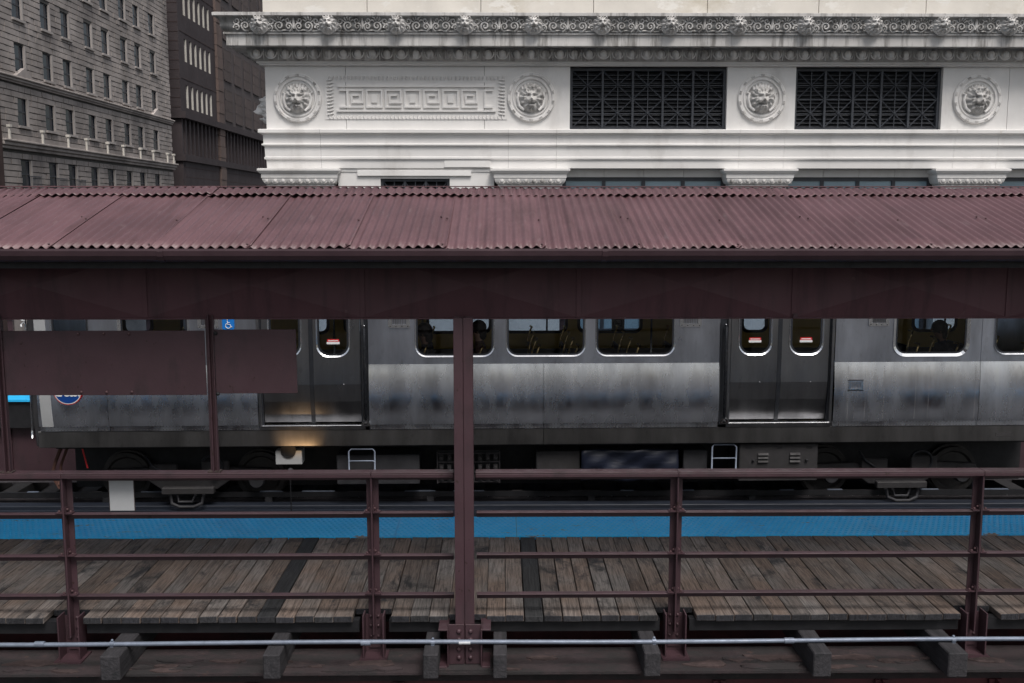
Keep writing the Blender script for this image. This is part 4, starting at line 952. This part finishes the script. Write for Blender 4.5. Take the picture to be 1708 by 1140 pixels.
for i in range(-1, 17):
    xm = LH[0] + BW*(i + .5)
    if i == -1: xm += .0; 
    if i == -1:
        m = MB()
        spiral(m, LH[0] - .45, .62, .15, 1.6, 1, .034, R(90)); spiral(m, LH[0] - .72, .30, .12, 1.3, -1, .03, R(-90)); spiral(m, LH[0] - .72, .74, .11, 1.4, 1, .03, R(60))
        for k in range(5):
            a = R(20 + 32*k); m.tube([cyp(LH[0] - .45 + .12*math.cos(a), .42 - .12*math.sin(a)/HC, .01), cyp(LH[0] - .45 + .2*math.cos(a), .4 - .2*math.sin(a)/HC, .04)], [.03, .012], 5)
        m.build('scroll_carving', 'limestone_corona', bld, smooth=True); continue
    if s0 is None: s0 = scroll_bay(xm).build('scroll_carving', 'limestone_corona', bld, smooth=True); sx = xm
    else: inst(s0, ORG[s0.name] + Vector((xm - sx, 0, 0)), bld)
# lion heads: carved relief as a displaced disc
def lion(cx, y, cz, r, var=0, depth=.55):
    m = MB(); nr, na = 22, 48; g = lambda x, s: math.exp(-(x/s)**2)
    def h(u, v):
        q = math.hypot(u, v); a = math.atan2(v, u); au = abs(u)
        z = .55*math.exp(-(u*u*1.1 + (v + .02)**2*.75)/.30)
        z += .13*(1 + .8*math.sin(13*a + 5*q + var))*g(q - .70, .17)
        z += .10*(1 + math.sin(17*a - 4*q + var))*g(q - .50, .10)*(1 if v > -.2 else .5)
        z += .16*g(au - .19, .15)*g(v - .24, .08) - .22*g(au - .20, .085)*g(v - .12, .055)
        z += .13*g(u, .085)*(1/(1 + math.exp(-(v + .12)*25)))*(1/(1 + math.exp((v - .32)*18)))
        z += .17*g(u, .13)*g(v + .10, .07) + .20*g(au - .13, .13)*g(v + .21, .085) - .10*g(u, .025)*g(v + .22, .08)
        z -= .30*g(u, .19)*g(v + .37, .05); z += .16*g(u, .13)*g(v + .49, .07) + .09*g(au - .30, .08)*g(v + .12, .14)
        z += .20*g(au - .43, .09)*g(v - .50, .10)
        if var: z += .16*(1 + math.sin(u*22))*g(v - .66, .10)*g(u, .5)
        return z * min(1, (1 - q)*6)
    vs = [(cx, y - h(0, 0)*r*depth*1.6, cz)]
    for i in range(1, nr + 1):
        for j in range(na):
            q = i/nr; a = 2*math.pi*j/na; vs.append((cx + q*r*.92*math.cos(a), y - h(q*math.cos(a), q*math.sin(a))*r*depth*1.6, cz + q*r*math.sin(a)))
    fs = [(0, 1 + (j+1) % na, 1 + j) for j in range(na)] + [(1 + (i-1)*na + j, 1 + (i-1)*na + (j+1) % na, 1 + i*na + (j+1) % na, 1 + i*na + j) for i in range(1, nr) for j in range(na)]
    return m.add(vs, fs)
l0 = None; zc = (cy0 + cy1)/2 + .03
for i, xh in enumerate(LH):
    if l0 is None: l0 = lion(xh, BD - 1.14, zc, .35, 0, .85).build('lion_head', 'limestone_lion', bld, smooth=True)
    else: 
        o = inst(l0, ORG[l0.name] + Vector((xh - LH[0], 0, 0)), bld); o.rotation_euler = (0, R(random.uniform(-3, 3)), 0)
# egg and dart
ep = (xo(1240, 92, .4) - xo(430, 92, .4)) / 33.7
def egg_unit(cx, zc_, hh, w_, out):
    m = MB(); yb = BD - out
    m.ball((cx, yb + .02, zc_), 1, 10, 8, (w_*.27, w_*.27, hh*.40))
    m.tube([(cx + w_*.40*math.cos(R(t)), yb + .05 - .05*math.sin(R(t+180)), zc_ + hh*.5*math.sin(R(t)) + (.12*hh)) for t in range(170, 371, 20)], w_*.055, 6)
    m.tube([(cx + w_*.5, yb + .03, zc_ + hh*.45), (cx + w_*.5, yb + .04, zc_), (cx + w_*.5, yb + .09, zc_ - hh*.48)], [w_*.03, w_*.05, w_*.015], 5)
    return m
e0 = None; x = XC - .15; k = 0
while x < XE - .3 and k < 70:
    if e0 is None: e0 = egg_unit(x, (z4 + z5)/2, z4 - z5, ep*.98, .50).build('egg_and_dart', 'limestone_corona', bld, smooth=True); ex = x
    else: inst(e0, ORG[e0.name] + Vector((x - ex, 0, 0)), bld)
    x += ep; k += 1
# frieze blocks around two openings
zf1, zf0 = z7, zo(217, 0)
W1 = (xo(951, 165), xo(1212, 165)); W2 = (xo(1327, 165), xo(1571, 165))
fx = [XC, xo(577, 160), xo(808, 160), W1[0], None, W1[1], W2[0], None, W2[1], xo(1682, 160), xo(1800, 160), XE]
i = 0
while i < len(fx) - 1:
    a, b_ = fx[i], fx[i+1]
    if b_ is None: i += 2; continue
    y1 = YB if i == 0 else BD + .6
    part('frieze_block', 'limestone', bld, (a + (.0 if i == 0 else .006), b_ - .006, BD, BD + .119 if i in (0,1,2) else BD + .6, zf0, zf1), bevel=.006); i += 1
part('side_wall', 'limestone', bld, (XC, XC + .115, BD + .125, YB, zf0, zf1)); part('side_wall', 'limestone_attic', bld, (XC + .0, XC + .115, BD + .125, YB, zo(22, 0), 20))
# medallions
def medallion(px, py, var, rpx=40):
    c = at(px, py, BD); r = abs(at(px + rpx, py, BD).x - c.x)
    md = empty('medallion', (c.x, BD, c.z), parent=bld)
    m = MB(); m.lathe_y([(r, .0), (r, -.07), (r*.97, -.10), (r*.88, -.10), (r*.86, -.05), (r*.80, -.05), (r*.77, -.09), (r*.73, -.09), (r*.70, -.03), (0, -.03)], c.x, BD, c.z, 56); m.build('rim', 'limestone', md, smooth=False)
    m = MB()
    for k in range(14):
        for da in (-.055, 0, .055):
            a = 2*math.pi*(k + .5)/14 + da; ca, sa = math.cos(a), math.sin(a)
            m.tube([(c.x + r*.885*ca, BD - .105, c.z + r*.885*sa), (c.x + r*.965*ca, BD - .105, c.z + r*.965*sa)], .018, 5)
    m.build('rim_reels', 'limestone_lion', md, kind='stuff')
    lion(c.x, BD - .03, c.z - r*.02, r*.66, var, .72).build('lion_head', 'limestone_lion', md, smooth=True)
    m = MB()
    for s in (-1, 1):
        m.tube([(c.x + s*r*.30, BD - .10, c.z - r*.52), (c.x + s*r*.50, BD - .09, c.z - r*.36), (c.x + s*r*.58, BD - .08, c.z - r*.02), (c.x + s*r*.52, BD - .09, c.z + r*.18), (c.x + s*r*.64, BD - .07, c.z + r*.22)], [.05, .06, .05, .04, .02], 6)
        for k in range(4): a = R(60 + 20*k - (20 if s < 0 else 0)); 
    for k in range(7):
        a = R(48 + 14*k); m.tube([(c.x + r*.48*math.cos(a), BD - .12, c.z + r*.42*math.sin(a)), (c.x + r*.60*math.cos(a), BD - .10, c.z + r*.60*math.sin(a))], [.07, .02 if var else .04], 5)
    m.build('mane_ribbon', 'limestone', md, smooth=True)
for px, py, v in ((497, 164, 0), (886, 163, 1.3), (1270, 164, 0), (1629, 166, .8)): medallion(px, py, v)
lion(XC + .0, BD, 0, .45).v
o = lion(0, 0, 0, .62, 0, .9); m = MB(); cz = at(435, 178, BD).z; m.v = [(XC + v[1], BD + 1.15 + v[0], cz + v[2]) for v in o.v]; m.f = o.f; m.build('lion_head', 'limestone', bld, smooth=True)
# fret panel
fy = lambda py: zo(py, .02)
fpn = empty('fret_panel', ((xo(540,160)+xo(842,160))/2, BD, fy(163)), parent=bld)
SK = [0]
def strip(x0, z0_, x1, z1_, wd=.05, h_=.07):
    SK[0] += 1; h_ += .0006*(SK[0] % 23); wd += .0008*(SK[0] % 7); X0, X1 = sorted((x0, x1)); Z0, Z1 = sorted((z0_, z1_)); return (X0 - wd/2, X1 + wd/2, BD - h_, BD + .0, Z0 - wd/2, Z1 + wd/2)
xa, xb = xo(541, 127), xo(846, 127); ia, ib = xo(560, 140), xo(828, 140)
tz, bz, itz, ibz = fy(127), fy(200), fy(138), fy(188)
frm = MB()
for P4 in (((xa, tz), (xb, tz), (ib, itz), (ia, itz)), ((xb, tz), (xb, bz), (ib, ibz), (ib, itz)), ((xb, bz), (xa, bz), (ia, ibz), (ib, ibz)), ((xa, bz), (xa, tz), (ia, itz), (ia, ibz))):
    (ax_, az_), (bx_, bz_), (cx_, cz_), (dx_, dz_) = P4
    frm.add([(ax_, BD - .02, az_), (bx_, BD - .02, bz_), (cx_, BD - .004, cz_), (dx_, BD - .004, dz_)], [(0, 1, 2, 3)])
frm.build('frame', 'limestone', fpn)
lv = MB()
def leafrow(x0, za, x1, zb_, n_, dx, dz):
    for k in range(n_):
        t = (k + .5)/n_; px_, pz_ = x0 + (x1 - x0)*t, za + (zb_ - za)*t
        lv.tube([(px_, BD - .035, pz_), (px_ + dx*.5, BD - .05, pz_ + dz*.5), (px_ + dx, BD - .02, pz_ + dz)], [.022, .03, .008], 4)
leafrow(xa + .1, tz - .03, xb - .1, tz - .03, 46, 0, -.13); leafrow(xa + .1, bz + .03, xb - .1, bz + .03, 46, 0, .12)
leafrow(xa + .08, bz + .1, xa + .08, tz - .1, 11, .22, .03); leafrow(xb - .08, bz + .1, xb - .08, tz - .1, 11, -.22, .03)
lv.build('leaf_border', 'limestone', fpn, smooth=True, kind='stuff')
zt_, zb_ = fy(145), fy(186)
key = MB(); 
for st_ in ((ia + .05, zb_, ib - .05, zb_), (ia + .1, zt_, ib - .1, zt_)): key.box(*strip(*st_))
xx0 = xo(577, 160); cell = (xo(799, 160) - xx0) / 7
H = zt_ - zb_; a1, b1 = zt_ - .16*H, zb_ + .16*H; hh = a1 - b1
for k in range(7):
    x0, x1 = xx0 + cell*k + .07, xx0 + cell*(k+1) - .07; w_ = x1 - x0
    if k % 2:                                              # framed square
        for st_ in ((x0, a1, x1, a1), (x0, b1, x1, b1), (x0, b1, x0, a1), (x1, b1, x1, a1)): key.box(*strip(*st_))
        key.box(x0 + .15, x1 - .15, BD - .06, BD, b1 + .14, a1 - .14)
    else:                                                  # square spiral turning inwards
        for st_ in ((x0, b1, x1, b1), (x0, b1, x0, a1), (x0, a1, x1, a1), (x1, a1, x1, b1 + .26*hh), (x0 + .27*w_, b1 + .26*hh, x1, b1 + .26*hh), (x0 + .27*w_, b1 + .26*hh, x0 + .27*w_, b1 + .70*hh), (x0 + .27*w_, b1 + .70*hh, x0 + .70*w_, b1 + .70*hh)): key.box(*strip(*st_))
for s, e_ in ((1, ia), (-1, ib)):
    for st_ in ((e_ + s*.15, a1, e_ + s*.38, a1), (e_ + s*.38, a1, e_ + s*.38, b1), (e_ + s*.15, b1, e_ + s*.38, b1)): key.box(*strip(*st_))
key.build('greek_key', 'limestone', fpn)
# grilled openings
def grille(a, b_, zt, zb, nb, nz, name='grille', slats=14):
    g = empty(name, ((a+b_)/2, BD + .3, zb), parent=bld); y = BD + .16
    part('frame', 'iron_dark', g, (a, a + .09, y, y + .2, zb, zt), (b_ - .09, b_, y, y + .2, zb, zt), (a + .091, b_ - .091, y, y + .2, zb, zb + .09), (a + .091, b_ - .091, y, y + .2, zt - .09, zt))
    part('backing', 'black', g, (a, b_, y + .38, y + .40, zb, zt))
    cw, ch = (b_ - a - .18)/nb, (zt - zb - .18)/nz
    for k in range(1, nb): xx = a + .09 + cw*k; part('mullion', 'iron_dark', g, (xx - .035, xx + .035, y - .01, y + .1, zb + .091, zt - .091))
    for k in range(nb):
        xx = a + .09 + cw*(k + .5); part('bar', 'iron_dark', g, (xx - .014, xx + .014, y + .01, y + .04, zb + .091, zt - .091))
    for k in range(1, nz*2):
        zz = zb + .09 + ch*k/2; w_ = .022 if k % 2 == 0 else .012; part('bar', 'iron_dark', g, (a + .091, b_ - .091, y + .041, y + .07, zz - w_, zz + w_))
    for i_ in range(nb):
        for j_ in range(nz):
            x0, z0_ = a + .09 + cw*i_, zb + .09 + ch*j_
            for s in (0, 1):
                m = MB(); pa, pb = (x0, z0_ + (ch if s else 0)), (x0 + cw, z0_ + (0 if s else ch))
                m.tube([(pa[0], y + .02 + .01*s, pa[1]), (pb[0], y + .02 + .01*s, pb[1])], .022, 4); m.build('diagonal_bar', 'iron_dark', g)
            m = MB(); m.ball((x0 + cw/2, y - .0, z0_ + ch/2), .045, 8, 5); m.build('rosette', 'iron_dark', g)
    for k in range(slats):
        zz = zb + .1 + (zt - zb - .2)*k/slats; hh = (zt - zb - .2)/slats
        m = MB(); m.add([(a + .09, y + .14, zz), (b_ - .09, y + .14, zz), (b_ - .09, y + .30, zz + hh*.95), (a + .09, y + .30, zz + hh*.95), (a + .09, y + .14, zz + .02), (b_ - .09, y + .14, zz + .02), (b_ - .09, y + .30, zz + hh*.95 + .02), (a + .09, y + .30, zz + hh*.95 + .02)], [(0,1,2,3), (7,6,5,4), (0,4,5,1), (2,6,7,3)]); m.build('louver_slat', 'louver', g)
    return g
grille(W1[0], W1[1], zf1 - .02, zf0 + .0, 5, 2); grille(W2[0], W2[1], zf1 - .02, zf0 + .0, 5, 2)
# architrave in blocks
za = [zo(217, .2), zo(222, .24), zo(226, .12), zo(240, .10), zo(244, .12), zo(262, .06), zo(266, .08), zo(281, .03)]
aprof = [(0, za[0] + .03), (.20, za[0] + .02), (.24, za[0]), (.24, za[1]), (.16, za[1] - .04), (.12, za[2]), (.105, za[2] - .005), (.10, za[3]), (.15, za[3] - .02), (.15, za[4] + .02), (.07, za[4] - .03), (.06, za[5]), (.09, za[5] - .02), (.085, za[6]), (.03, za[6] - .03), (.02, za[7]), (-.4, za[7])]
jn = [None] + [xo(p, 250) for p in (536, 848, 928, 1232, 1307, 1590, 1662)] + [XE]
for i in range(len(jn) - 1):
    if i == 0: sweep('architrave_block', 'limestone', aprof, x1=jn[1] - .006)
    else: sweep('architrave_block', 'limestone', aprof, x1=jn[i+1] - .006, x0=jn[i])
part('patch_block', 'limestone', bld, (xo(741, 270), xo(818, 270), BD - .055, BD - .02, zo(279.5, .05), zo(267.5, .05)), bevel=.006)
# pilasters with egg and dart capitals
def pil(px0, px1, ret=False):
    a, b_ = xo(px0, 290, .3), xo(px1, 290, .3); p = empty('pilaster', ((a+b_)/2, BD, -6.5), parent=bld)
    zz = [zo(281, .3), zo(285, .34), zo(289.5, .3), zo(297, .25), zo(308, .1), zo(310, .12), zo(313, .1)]
    prof = [(.28, zz[0] - .004), (.34, zz[0] - .02), (.34, zz[1]), (.27, zz[2]), (.23, zz[2] - .01), (.23, zz[3])] + [(.05 + .16*math.cos(R(q)), zz[3] - (zz[3]-zz[4])*math.sin(R(q))) for q in range(0, 91, 18)] + [(.09, zz[4] - .01), (.09, zz[5]), (.03, zz[6]), (.03, -6.5)]
    m = MB(); n = len(prof); vs = []
    for o, z in prof:
        e_ = .34 - o; vs += [(a + e_, BD + .5, z), (a + e_, BD - o, z), (b_ - e_, BD - o, z), (b_ - e_, BD + .5, z)]
    fs = [(i*4+k, i*4+k+1, (i+1)*4+k+1, (i+1)*4+k) for i in range(n-1) for k in range(3)] + [(0, 3, 2, 1)]
    m.add(vs, fs); m.build('shaft', 'limestone', p)
    w_ = .27; hh = zz[3] - zz[4]; nn = int((b_ - a - .3)/w_); st = (b_ - a - .3 - nn*w_)/2 + a + .15 + w_/2; e1 = None
    for k in range(nn):
        c_ = st + k*w_
        if e1 is None: e1 = egg_unit(c_, (zz[3] + zz[4])/2, hh, w_, .20).build('egg_and_dart', 'limestone_corona', p, smooth=True)
        else: inst(e1, ORG[e1.name] + Vector((k*w_, 0, 0)), p)
    return a, b_
PL = [pil(429, 567), pil(818, 951), pil(1207, 1331), pil(1560, 1686), pil(1915, 2045)]
# bays between the pilasters
def bay_window(a, b_, nlt):
    zt = za[7]; g = empty('bay_window', ((a+b_)/2, BD + .5, -6.5), parent=bld)
    zl = zo(296, -.5); w_ = (b_ - a)/nlt
    for k in range(nlt): part('lintel_block', 'limestone', g, (a + w_*k + .006, a + w_*(k+1) - .006, BD + .42, BD + .75, zl, zt - .005), bevel=.005)
    part('head_frame', 'iron_dark', g, (a, b_, BD + .5, BD + .62, zl - .12, zl - .003))
    for k in range(nlt + 1): part('mullion', 'iron_dark', g, (a + w_*k - .06, a + w_*k + .06, BD + .5, BD + .62, -4.5, zl - .121))
    for k in range(nlt):
        for q in range(3):
            z1_ = zl - .12 - q*2.6; part('pane', 'pane_sky', g, (a + w_*k + .061, a + w_*(k+1) - .061, BD + .56, BD + .58, z1_ - 2.5, z1_ - .0))
    for q in range(3): zz = zl - .12 - q*2.6 - 2.5; part('transom', 'iron_dark', g, (a, b_, BD + .49, BD + .63, zz - .099, zz))
    part('spandrel', 'limestone', g, (a, b_, BD + .3, BD + .8, -6.5, -4.5))
for i in (1, 2, 3): bay_window(PL[i][1] - .15, PL[i+1][0] + .15, 4)
a, b_ = PL[0][1] - .12, PL[1][0] + .12; g0, g1 = xo(635, 305, -.1), xo(750, 305, -.1); zh = zo(298.5, -.1)
part('wall_block', 'limestone', bld, (a, g0, BD + .06, BD + .8, -6.5, zo(287, 0)), bevel=.006); part('wall_block', 'limestone', bld, (g1, b_, BD + .06, BD + .8, -6.5, zo(287, 0)), bevel=.006)
part('wall_block', 'limestone', bld, (g0 + .004, g1 - .004, BD + .06, BD + .8, zh, zo(287, 0))); part('lintel_cap', 'limestone', bld, (xo(596, 285), xo(786, 285), BD - .02, BD + .055, zo(294, 0), zo(285, 0)), bevel=.008)
part('wall_block', 'limestone', bld, (a, b_, BD + .03, BD + .8, zo(286.9, 0), za[7] - .004))
grille(g0, g1, zh, zh - 1.35, 3, 1, 'small_grille', 8); part('wall_block', 'limestone', bld, (g0 + .004, g1 - .004, BD + .06, BD + .8, -6.5, zh - 1.36))

# ------------------------------------------------------------------ grey stone office block on the left (street facade recedes from the camera)
GX = -29.5; GY0, GY1 = 60.0, 91.3
gb = empty('stone_office_building', (GX - 8, 76, -6.5), 'grey rusticated stone building with rows of windows at upper left', 'building')
part('core', 'joint', gb, (GX - 16, GX - .35, GY0, GY1, -6.5, 26)); 
cols = [63.2, 67.0, 70.0, 73.8, 76.9, 80.6, 83.6, 87.2]; WW = 1.4
rows = [(11.72 + 3.2*k, 1.72, 'u') for k in range(4)] + [(8.5, 1.72, 'm'), (5.05 - .35, 1.75, 'l'), (1.4, 1.75, 'l')]
CH = .37
def opening(y, z):
    for yc in cols:
        if abs(y - yc) < WW/2 + .05:
            for s_, h_, _ in rows:
                if s_ - .02 < z < s_ + h_: return True
    return False
bel = [(11.0, 11.4), (7.0, 7.55)]
rb = random.Random(9); blocks = []; stuff = MB()
z = -.2; rowi = 0
def blk(m, y0, y1, z0, z1, d): m.box(GX - .34, GX + d, y0, y1, z0, z1)
while z < 25:
    z1 = z + CH
    if not any(b0_ - .05 < z + CH/2 < b1_ + .05 for b0_, b1_ in bel):
        # split the course at window openings
        cuts = [GY0]
        hit = [yc for yc in cols if opening(yc, z + CH/2)]
        spans = []; y = GY0
        for yc in hit: spans.append((y, yc - WW/2)); y = yc + WW/2
        spans.append((y, GY1))
        for a, b_ in spans:
            nb = max(1, round((b_ - a)/rb.uniform(.6, .95))); ww = (b_ - a)/nb; sh = (ww*.5 if rowi % 2 and nb > 2 else 0)
            ys = [a] + [a + ww*(k+1) - sh for k in range(nb - 1)] + ([b_ - ww*.0] if not sh else [b_ - ww*.5, b_]) ; ys = sorted(set(ys))
            for k in range(len(ys) - 1):
                blk(stuff, ys[k] + .022, ys[k+1] - .022, z + .028, z1 - .028, rb.uniform(-.02, .035))
    z = z1; rowi += 1
stuff.build('masonry', 'grey_stone', gb, kind='stuff')
part('mortar', 'grey_stone', gb, (GX - .33, GX - .05, GY0, GY1, -6.5, -.2))
# solid backing behind the joints, with openings left free
m = MB(); zz = sorted([-.2, 25] + [s for s, h, _ in rows] + [s + h for s, h, _ in rows])
for i in range(len(zz) - 1):
    zm = (zz[i] + zz[i+1])/2; y = GY0
    for yc in [c for c in cols if opening(c, zm)] + [None]:
        e_ = GY1 if yc is None else yc - WW/2
        m.box(GX - .345, GX - .035, y + .001, e_ - .001, zz[i], zz[i+1]); y = 0 if yc is None else yc + WW/2
m.build('joint_backing', 'joint', gb, kind='stuff')
for z0, z1, pr in ((11.0, 11.12, .12), (11.12, 11.28, .22), (11.28, 11.4, .32), (7.0, 7.2, .18), (7.2, 7.42, .32), (7.42, 7.55, .45)):
    part('belt_cornice', 'grey_stone', gb, (GX + .001, GX + pr, GY0 - .1, GY1 + pr*.5, z0 + .002, z1), bevel=.03)
part('parapet', 'grey_stone', gb, (GX + .05, GX + .25, GY0, GY1, 7.551, 7.85))
w0 = None
for s_, h_, kd in rows:
    for yc in cols:
        def mk(yc, s_, h_):
            wn = empty('window', (GX, yc, s_), parent=gb)
            part('frame', 'iron_dark', wn, (GX - .17, GX - .11, yc - WW/2, yc - WW/2 + .07, s_, s_ + h_), (GX - .17, GX - .11, yc + WW/2 - .07, yc + WW/2, s_, s_ + h_), (GX - .17, GX - .11, yc - WW/2 + .071, yc + WW/2 - .071, s_ + h_*.48, s_ + h_*.53), (GX - .17, GX - .11, yc - WW/2 + .071, yc + WW/2 - .071, s_ + h_ - .07, s_ + h_))
            part('pane', 'pane_dark', wn, (GX - .16, GX - .15, yc - WW/2 + .07, yc + WW/2 - .07, s_, s_ + h_))
            part('jamb', 'grey_trim', wn, (GX - .105, GX + .04, yc + WW/2 - .14, yc + WW/2 - .001, s_ + .001, s_ + h_))
            part('sill', 'grey_trim', wn, (GX - .105, GX + .14, yc - WW/2 - .1, yc + WW/2 + .1, s_ - .14, s_))
            return wn
        if w0 is None: w0 = mk(yc, s_, h_); wk = list(w0.children) if w0.children else [o for o in bpy.data.objects if o.parent == w0]; wref = Vector((0, yc, s_))
        else:
            d = Vector((0, yc, s_ if h_ < 1.73 else s_)) - wref
            e_ = empty('window', ORG[w0.name] + d, parent=gb)
            for o in wk: inst(o, ORG[o.name] + d, e_)
for yc in (cols[0], cols[-1]):
    m = MB(); m.add([(GX + .25, yc - 1.2, 11.401), (GX + .25, yc + 1.2, 11.401), (GX + .25, yc, 12.0), (GX - .0, yc - 1.2, 11.401), (GX - .0, yc + 1.2, 11.401), (GX - .0, yc, 12.0)], [(0,1,2), (0,2,5,3), (1,4,5,2), (0,3,4,1)]); m.build('pediment', 'grey_stone', gb)
for yc in cols + [60.6, 90.6]:
    yb = yc + 1.75 if yc in cols else yc; yb = min(yb, 90.9)
    m = MB(); m.lathe_y([(0,0)], 0, 0, 0, 3); m = MB(); x0 = GX + .32; m.box(x0 - .06, x0 + .06, yb - .06, yb + .06, 7.552, 8.25); m.box(x0 - .12, x0 + .12, yb - .12, yb + .12, 8.251, 8.4); m.build('balustrade_post', 'pale_stone', gb)
for yc in cols[:3]:
    m = MB()
    for k in range(9): m.box(GX + .5, GX + .53, yc - .75 + k*.18, yc - .73 + k*.18, 4.6, 5.4)
    m.box(GX + .49, GX + .54, yc - .8, yc + .8, 5.4, 5.45); m.box(GX + .0, GX + .54, yc - .8, yc + .8, 4.5, 4.6); m.build('iron_balcony', 'iron_dark', gb)
# ------------------------------------------------------------------ dark brown block beyond it
NX = -29.6; NY0 = 95.0
nb_ = empty('brown_office_building', (NX - 8, 110, -6.5), 'dark brown stone building with slim paired windows behind the grey one', 'building')
NP = 106.5
part('core', 'brown_stone', nb_, (NX - 16, NX - .6, NY0, 140, -6.5, 40))
part('end_wall', 'brown_stone', nb_, (NX - 16, NX, NY0 - .4, NY0 - .001, -6.5, 40))
m = MB()
ys = [96.3 + 1.55*k for k in range(6)]
zr = [(13.0 + 4.25*k, 2.1) for k in range(6)]
ed = [NY0] + sum([[y, y + .75] for y in ys], []) + [NP]
zs = [12.6] + sum([[a, a + h] for a, h in zr], []) + [40]
for i in range(0, len(ed), 2): part('pier', 'brown_stone', nb_, (NX - .6, NX, ed[i], ed[i+1], 12.6, 40))
for i in range(0, len(zs), 2):
    for k, y in enumerate(ys): part('spandrel', 'brown_stone', nb_, (NX - .6, NX - .012, y + .001, y + .749, zs[i], zs[i+1]))
w1 = None
for a, h in zr[:5]:
    for y in ys:
        wn = empty('window', (NX - .4, y + .37, a), parent=nb_)
        part('pane', 'pane_dark', wn, (NX - .5, NX - .48, y, y + .75, a, a + h)); part('jamb', 'pale_stone', wn, (NX - .40, NX - .02, y + .6, y + .749, a, a + h))
for z in (15.6 + 4.25*k for k in range(5)): part('string_course', 'brick_dark', nb_, (NX + .001, NX + .03, NY0, NP - .01, z, z + .05))
for z in np.arange(12.9, 34, .85): part('course_joint', 'brick_dark', nb_, (NX - 16, NX + .0, NY0 - .42, NY0 - .401, z, z + .04))
part('belt_cornice', 'brown_stone', nb_, (NX - 2, NX + .5, NY0 - .7, 140, 11.9, 12.5), (NX - 2, NX + .3, NY0 - .6, 140, 8.0, 8.6))
for k in range(9):
    y = NY0 + .3 + k*1.28*3.9/3.9
    if y < NP - .5: part('column', 'brown_stone', nb_, (NX - .6, NX + .1, y, y + .5, 8.601, 11.899))
part('dark_recess', 'pane_dark', nb_, (NX - .59, NX - .4, NY0 + .01, 139, 8.601, 11.899))
part('base_wall', 'brown_stone', nb_, (NX - .6, NX + .05, NY0, 140, -6.5, 7.999))
for z in np.arange(2, 8, .9): part('course_joint', 'brick_dark', nb_, (NX + .051, NX + .06, NY0, 140, z, z + .05))
m = None
for k in range(40): part('quoin', 'brown_light', nb_, (NX - .6, NX + .25 + (.04 if k % 2 else 0), NP, NP + 1.9, -6.0 + k*1.15, -6.0 + k*1.15 + 1.11))
part('rear_wall', 'brown_panel', nb_, (NX - .6, NX - .001, NP + 1.9, 140, 12.6, 40))
for y in np.arange(NP + 3.2, 138, 4.2):
    for a, h in [(13.0 + 4.25*k, 3.3) for k in range(6)]:
        wn = empty('lattice_window', (NX, y + 1.2, a), parent=nb_)
        part('pane', 'pane_dark', wn, (NX + .0, NX + .02, y, y + 2.6, a, a + h))
        part('lattice', 'brown_panel', wn, *([(NX + .021, NX + .14, y + .37*q, y + .37*q + .12, a, a + h) for q in range(8)] + [(NX + .022, NX + .12, y, y + 2.6, a + h*q/3, a + h*q/3 + .1) for q in range(4)]), kind='stuff')
    for q in range(3): part('column', 'brown_stone', nb_, (NX - .3, NX + .1, y + q*1.4, y + q*1.4 + .45, 8.601, 11.899))
# ------------------------------------------------------------------ dark brick building at the left edge
kb = empty('dark_brick_building', (-33, 50, -6.5), 'dark brown brick building cut by the left edge', 'building')
part('wall', 'brick_dark', kb, (-45, -29.2, 35, 59.7, -6.5, 30)); 
for z in (1.0, 4.6, 8.2, 11.8, 15.4):
    for y in (57.6, 54.6): 
        wn = empty('window', (-29.2, y, z), parent=kb); part('pane', 'pane_dark', wn, (-29.21, -29.19, y - .6, y + .6, z, z + 2)); part('sill', 'brown_stone', wn, (-29.25, -29.05, y - .75, y + .75, z - .2, z - .001)); part('sash', 'iron_dark', wn, (-29.189, -29.15, y - .6, y + .6, z + .95, z + 1.05))
